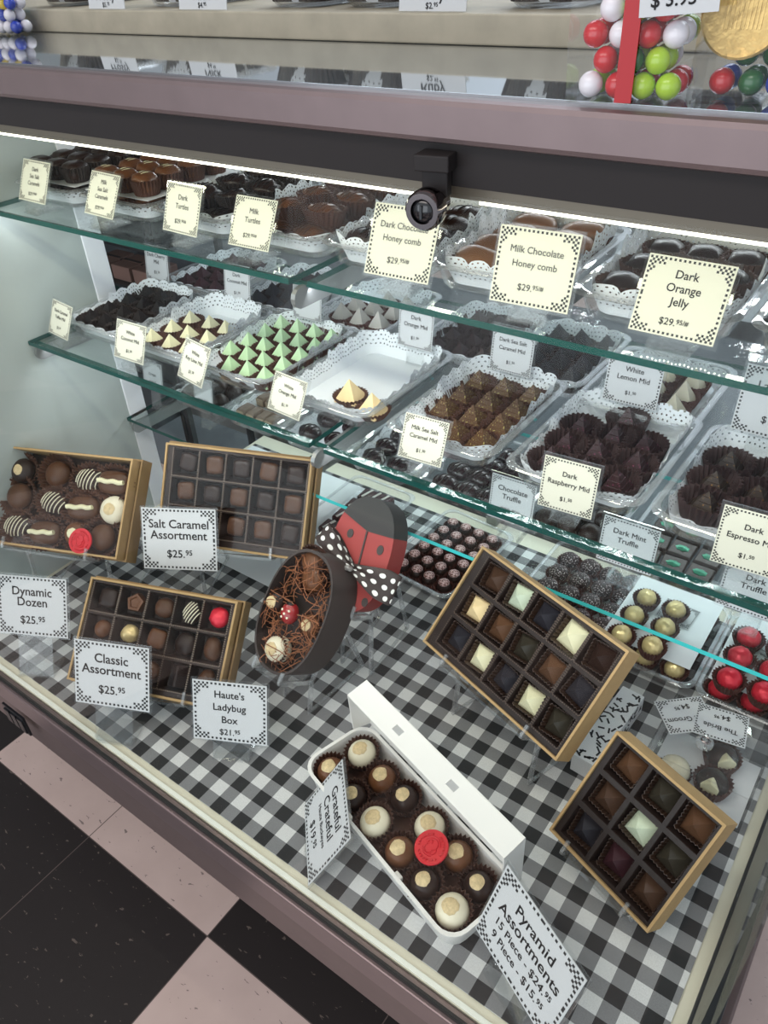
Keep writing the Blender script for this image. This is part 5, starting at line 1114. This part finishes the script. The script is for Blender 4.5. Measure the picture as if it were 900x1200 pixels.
def gum_bag(x, y, w_, d_, h_, rot, label, cols, seed, where, coin=False, ribbon=None, tagtxt=None, rows=6):
    mx = T(x, y, CT+0.0004) @ RZ(R(rot)); e = empty('candy_bag', mx, label, 'candy bag')
    b = MB(); b.rings([[(sx*w_/2*f_, sy_*d_/2*f_, z) for sx, sy_ in ((-1,-1),(1,-1),(1,1),(-1,1))] for f_, z in ((1.0, 0), (1.0, 0.0008), (1.03, h_*0.25), (1.0, h_*0.8), (0.75, h_))])
    link('clear_film', b.mesh('clear_film', SLEEVE), e)
    if ribbon:
        b = MB(); b.box(-0.0045, 0.0045, -d_/2*1.03-0.0016, -d_/2*1.03-0.0006, 0.001, h_*0.8); link('ribbon', b.mesh('ribbon', ribbon), e)
    if tagtxt:
        tg = bpy.data.objects.new('price_tag', None); COL.objects.link(tg); tg.parent = e; tg.matrix_local = T(0.020, -d_/2*1.03-0.0024, 0.041) @ Matrix.Rotation(R(-4), 4, 'Y')
        link('tag_card', boxmesh('tag_card', -0.0165, 0.0215, 0, 0.0006, 0, 0.030, CARD), tg); link('lettering', text_mesh([(tagtxt, 0.0088, 0.004)], INK), tg)
    q = random.Random(seed); r_ = 0.0066; n_ = 0
    nx = max(1, int((w_-0.004)/(2*r_+0.0005))); ny = max(1, int((d_-0.004)/(2*r_+0.0005)))
    for k in range(rows):
        for j in range(ny):
            for i in range(nx - (k % 2)):
                bx = (i-(nx-1-(k % 2))/2)*(2*r_+0.0007); by = (j-(ny-1)/2)*(2*r_+0.0007)
                if coin and bx < 0.004 and j == 0 and k > 0: continue
                nm, me = cols[(cols_pick(q, len(cols)))] if not isinstance(cols, dict) else cols[(k, i)] if (k, i) in cols and j == 0 else cols[q.choice([c for c in cols if isinstance(c, str)])]
                o = link('gumball', me, None, mx @ T(bx+q.uniform(-.0006, .0006), by, 0.0012 + r_ + k*0.0119))
                tag(o, '%s gumball, %s layer, %s in the %s' % (nm, ORD[k] if k < 8 else 'top', ('front ' if j == 0 else 'back ' if j == ny-1 else 'middle ') + ORD[i] + ' from left', where), 'gumball', 'gumballs in the ' + where)
    return mx
def cols_pick(q, n_): return q.randrange(n_)
def ball(col, nm):
    me = blob_mesh(0.0066, 0.0066, 0.0066, mat(nm + '_candy', col, 0.22, coat=0.3), 1, 0.01, nm + '_ball', flat=0.0)
    for v in me.vertices: v.co.z -= 0.0066
    return nm, me
RD, WH, LG, DG = ball((0.55, 0.012, 0.018), 'red'), ball((0.80, 0.76, 0.80), 'white'), ball((0.38, 0.58, 0.025), 'lime_green'), ball((0.012, 0.11, 0.025), 'dark_green')
RD, WH, LG, DG = [(n_.replace('_', ' '), m_) for n_, m_ in (RD, WH, LG, DG)]
BL, LB_, YL_ = ball((0.02, 0.05, 0.42), 'blue'), ball((0.25, 0.55, 0.68), 'pale blue'), ball((0.70, 0.50, 0.03), 'yellow')
cd = {(0,0): WH, (0,1): RD, (0,2): LG, (0,3): LG, (1,0): RD, (1,1): DG, (1,2): LG, (2,0): RD, (2,1): WH, (2,2): RD, (2,3): WH, (3,0): WH, (3,1): LG, (3,2): RD, (4,0): RD, (4,1): WH, (4,2): LG, (4,3): RD, 'a': RD, 'b': LG, 'c': WH}
mx = gum_bag(-0.1790, 0.4775, 0.0640, 0.046, 0.130, 7, 'clear bag of red white and green gumballs with red ribbon on the counter', cd, 1, 'ribboned bag', ribbon=mat('red_satin_ribbon', (0.42, 0.010, 0.016), 0.45), tagtxt='$ 3.95')
CO = mat('gold_coin_foil', (0.62, 0.42, 0.15), 0.35, metal=0.7, noise=0.15, scale=80, bump=0.3)
mx = gum_bag(-0.109, 0.500, 0.078, 0.044, 0.130, 4, 'clear bag of gold coins and gumballs at the right edge of the counter', {'a': RD, 'b': DG, 'c': BL}, 2, 'coin bag', coin=True)
for i, (x, z, tl) in enumerate(((-0.0215, 0.040, 78), (0.004, 0.060, 74))):
    b = MB(); b.lathe([(0.0205, -0.0018), (0.0215, -0.001), (0.0215, 0.001), (0.0205, 0.0018), (0.0185, 0.0012), (0.0001, 0.0012)], 36)
    for k in range(10): b.box(-0.010+0.002*k, -0.009+0.002*k, -0.008, 0.008, 0.0012, 0.0017)
    o = link('chocolate_coin', b.mesh('chocolate_coin', CO, True), None, mx @ T(x, -0.013 + i*0.004, z) @ Matrix.Rotation(R(tl), 4, 'X')); tag(o, '%s gold foil coin in the right edge candy bag' % ('lower large', 'upper')[i], 'coin')
gum_bag(-1.020, 0.628, 0.082, 0.036, 0.110, 0, 'clear bag of blue white and yellow gumballs at the far left of the counter', {'a': WH, 'b': WH, 'c': BL, 'd': LB_, 'e': YL_, 'f': WH}, 4, 'far left bag', rows=5)

# ------------------------------------------------------------------ rack of packets beyond the left end of the case
e = empty('storage_rack', T(0, 0, 0), 'dark rack standing beyond the white post at the left end', 'rack')
b = MB()
for x in (-1.485, -1.245):
    for y in (0.93, 1.095): b.box(x-0.006, x+0.006, y-0.006, y+0.006, 0.0, ZC-0.15)
link('rack_posts', b.mesh('rack_posts', BLACKM), e)
for z in (ZC-0.335, ZC-0.470, ZC-0.555, ZC-0.62, ZC-0.75): link('rack_board', boxmesh('rack_board', -1.49, -1.24, 0.925, 1.10, z-0.006, z, BLACKM), e)
b = MB(); x0, x1, y0, y1, h_ = -0.11, 0.11, -0.05, 0.05, 0.036
b.box(x0, x1, y0, y1, 0, h_); uvs = [(v[0]+v[1]*0.6+0.005, v[2]-0.003) for v in b.v]
o = link('polka_dot_box', b.mesh('polka_dot_box', POLKA, uvs=uvs), None, T(-1.37, 0.985, ZC-0.3345)); tag(o, 'white box with large black dots on the rack behind the caramels', 'box')
BUN = mat('pinkish_brown_bundle', (0.22, 0.12, 0.095), 0.6)
for k in range(3):
    b = MB(); b.box(-0.028, 0.028, -0.035, 0.035, 0, 0.030); b.box(-0.029, 0.029, -0.006, 0.006, -0.0001, 0.0308, 1)
    o = link('wrapped_packet', b.mesh('wrapped_packet', [BUN, CUPD], bevel=0.002), None, T(-1.44+0.066*k, 0.975, ZC-0.5545)); tag(o, 'pinkish brown wrapped packet on the dark rack, %s' % ('left', 'middle', 'right')[k], 'packet')
b = MB(); b.lathe([(0.060, 0), (0.085, 0.018), (0.090, 0.030), (0.088, 0.030), (0.082, 0.018), (0.058, 0.002)], 28, sx=1.2, sy_=0.8)
o = link('teal_dish', b.mesh('teal_dish', mat('dark_teal_glaze', (0.02, 0.14, 0.12), 0.3), True), None, T(-1.37, 1.005, ZC-0.6195)); tag(o, 'dark teal dish on the rack beyond the white post', 'dish')
o = link('paper_sheet', boxmesh('paper_sheet', -0.08, 0.08, 0, 0.0008, 0, 0.090, PAPER), None, T(-1.06, 1.02, ZT+0.0345) @ Matrix.Rotation(R(-20), 4, 'X')); tag(o, 'white paper sheet standing behind the caramels on the top shelf', 'paper')

bpy.context.view_layer.update()
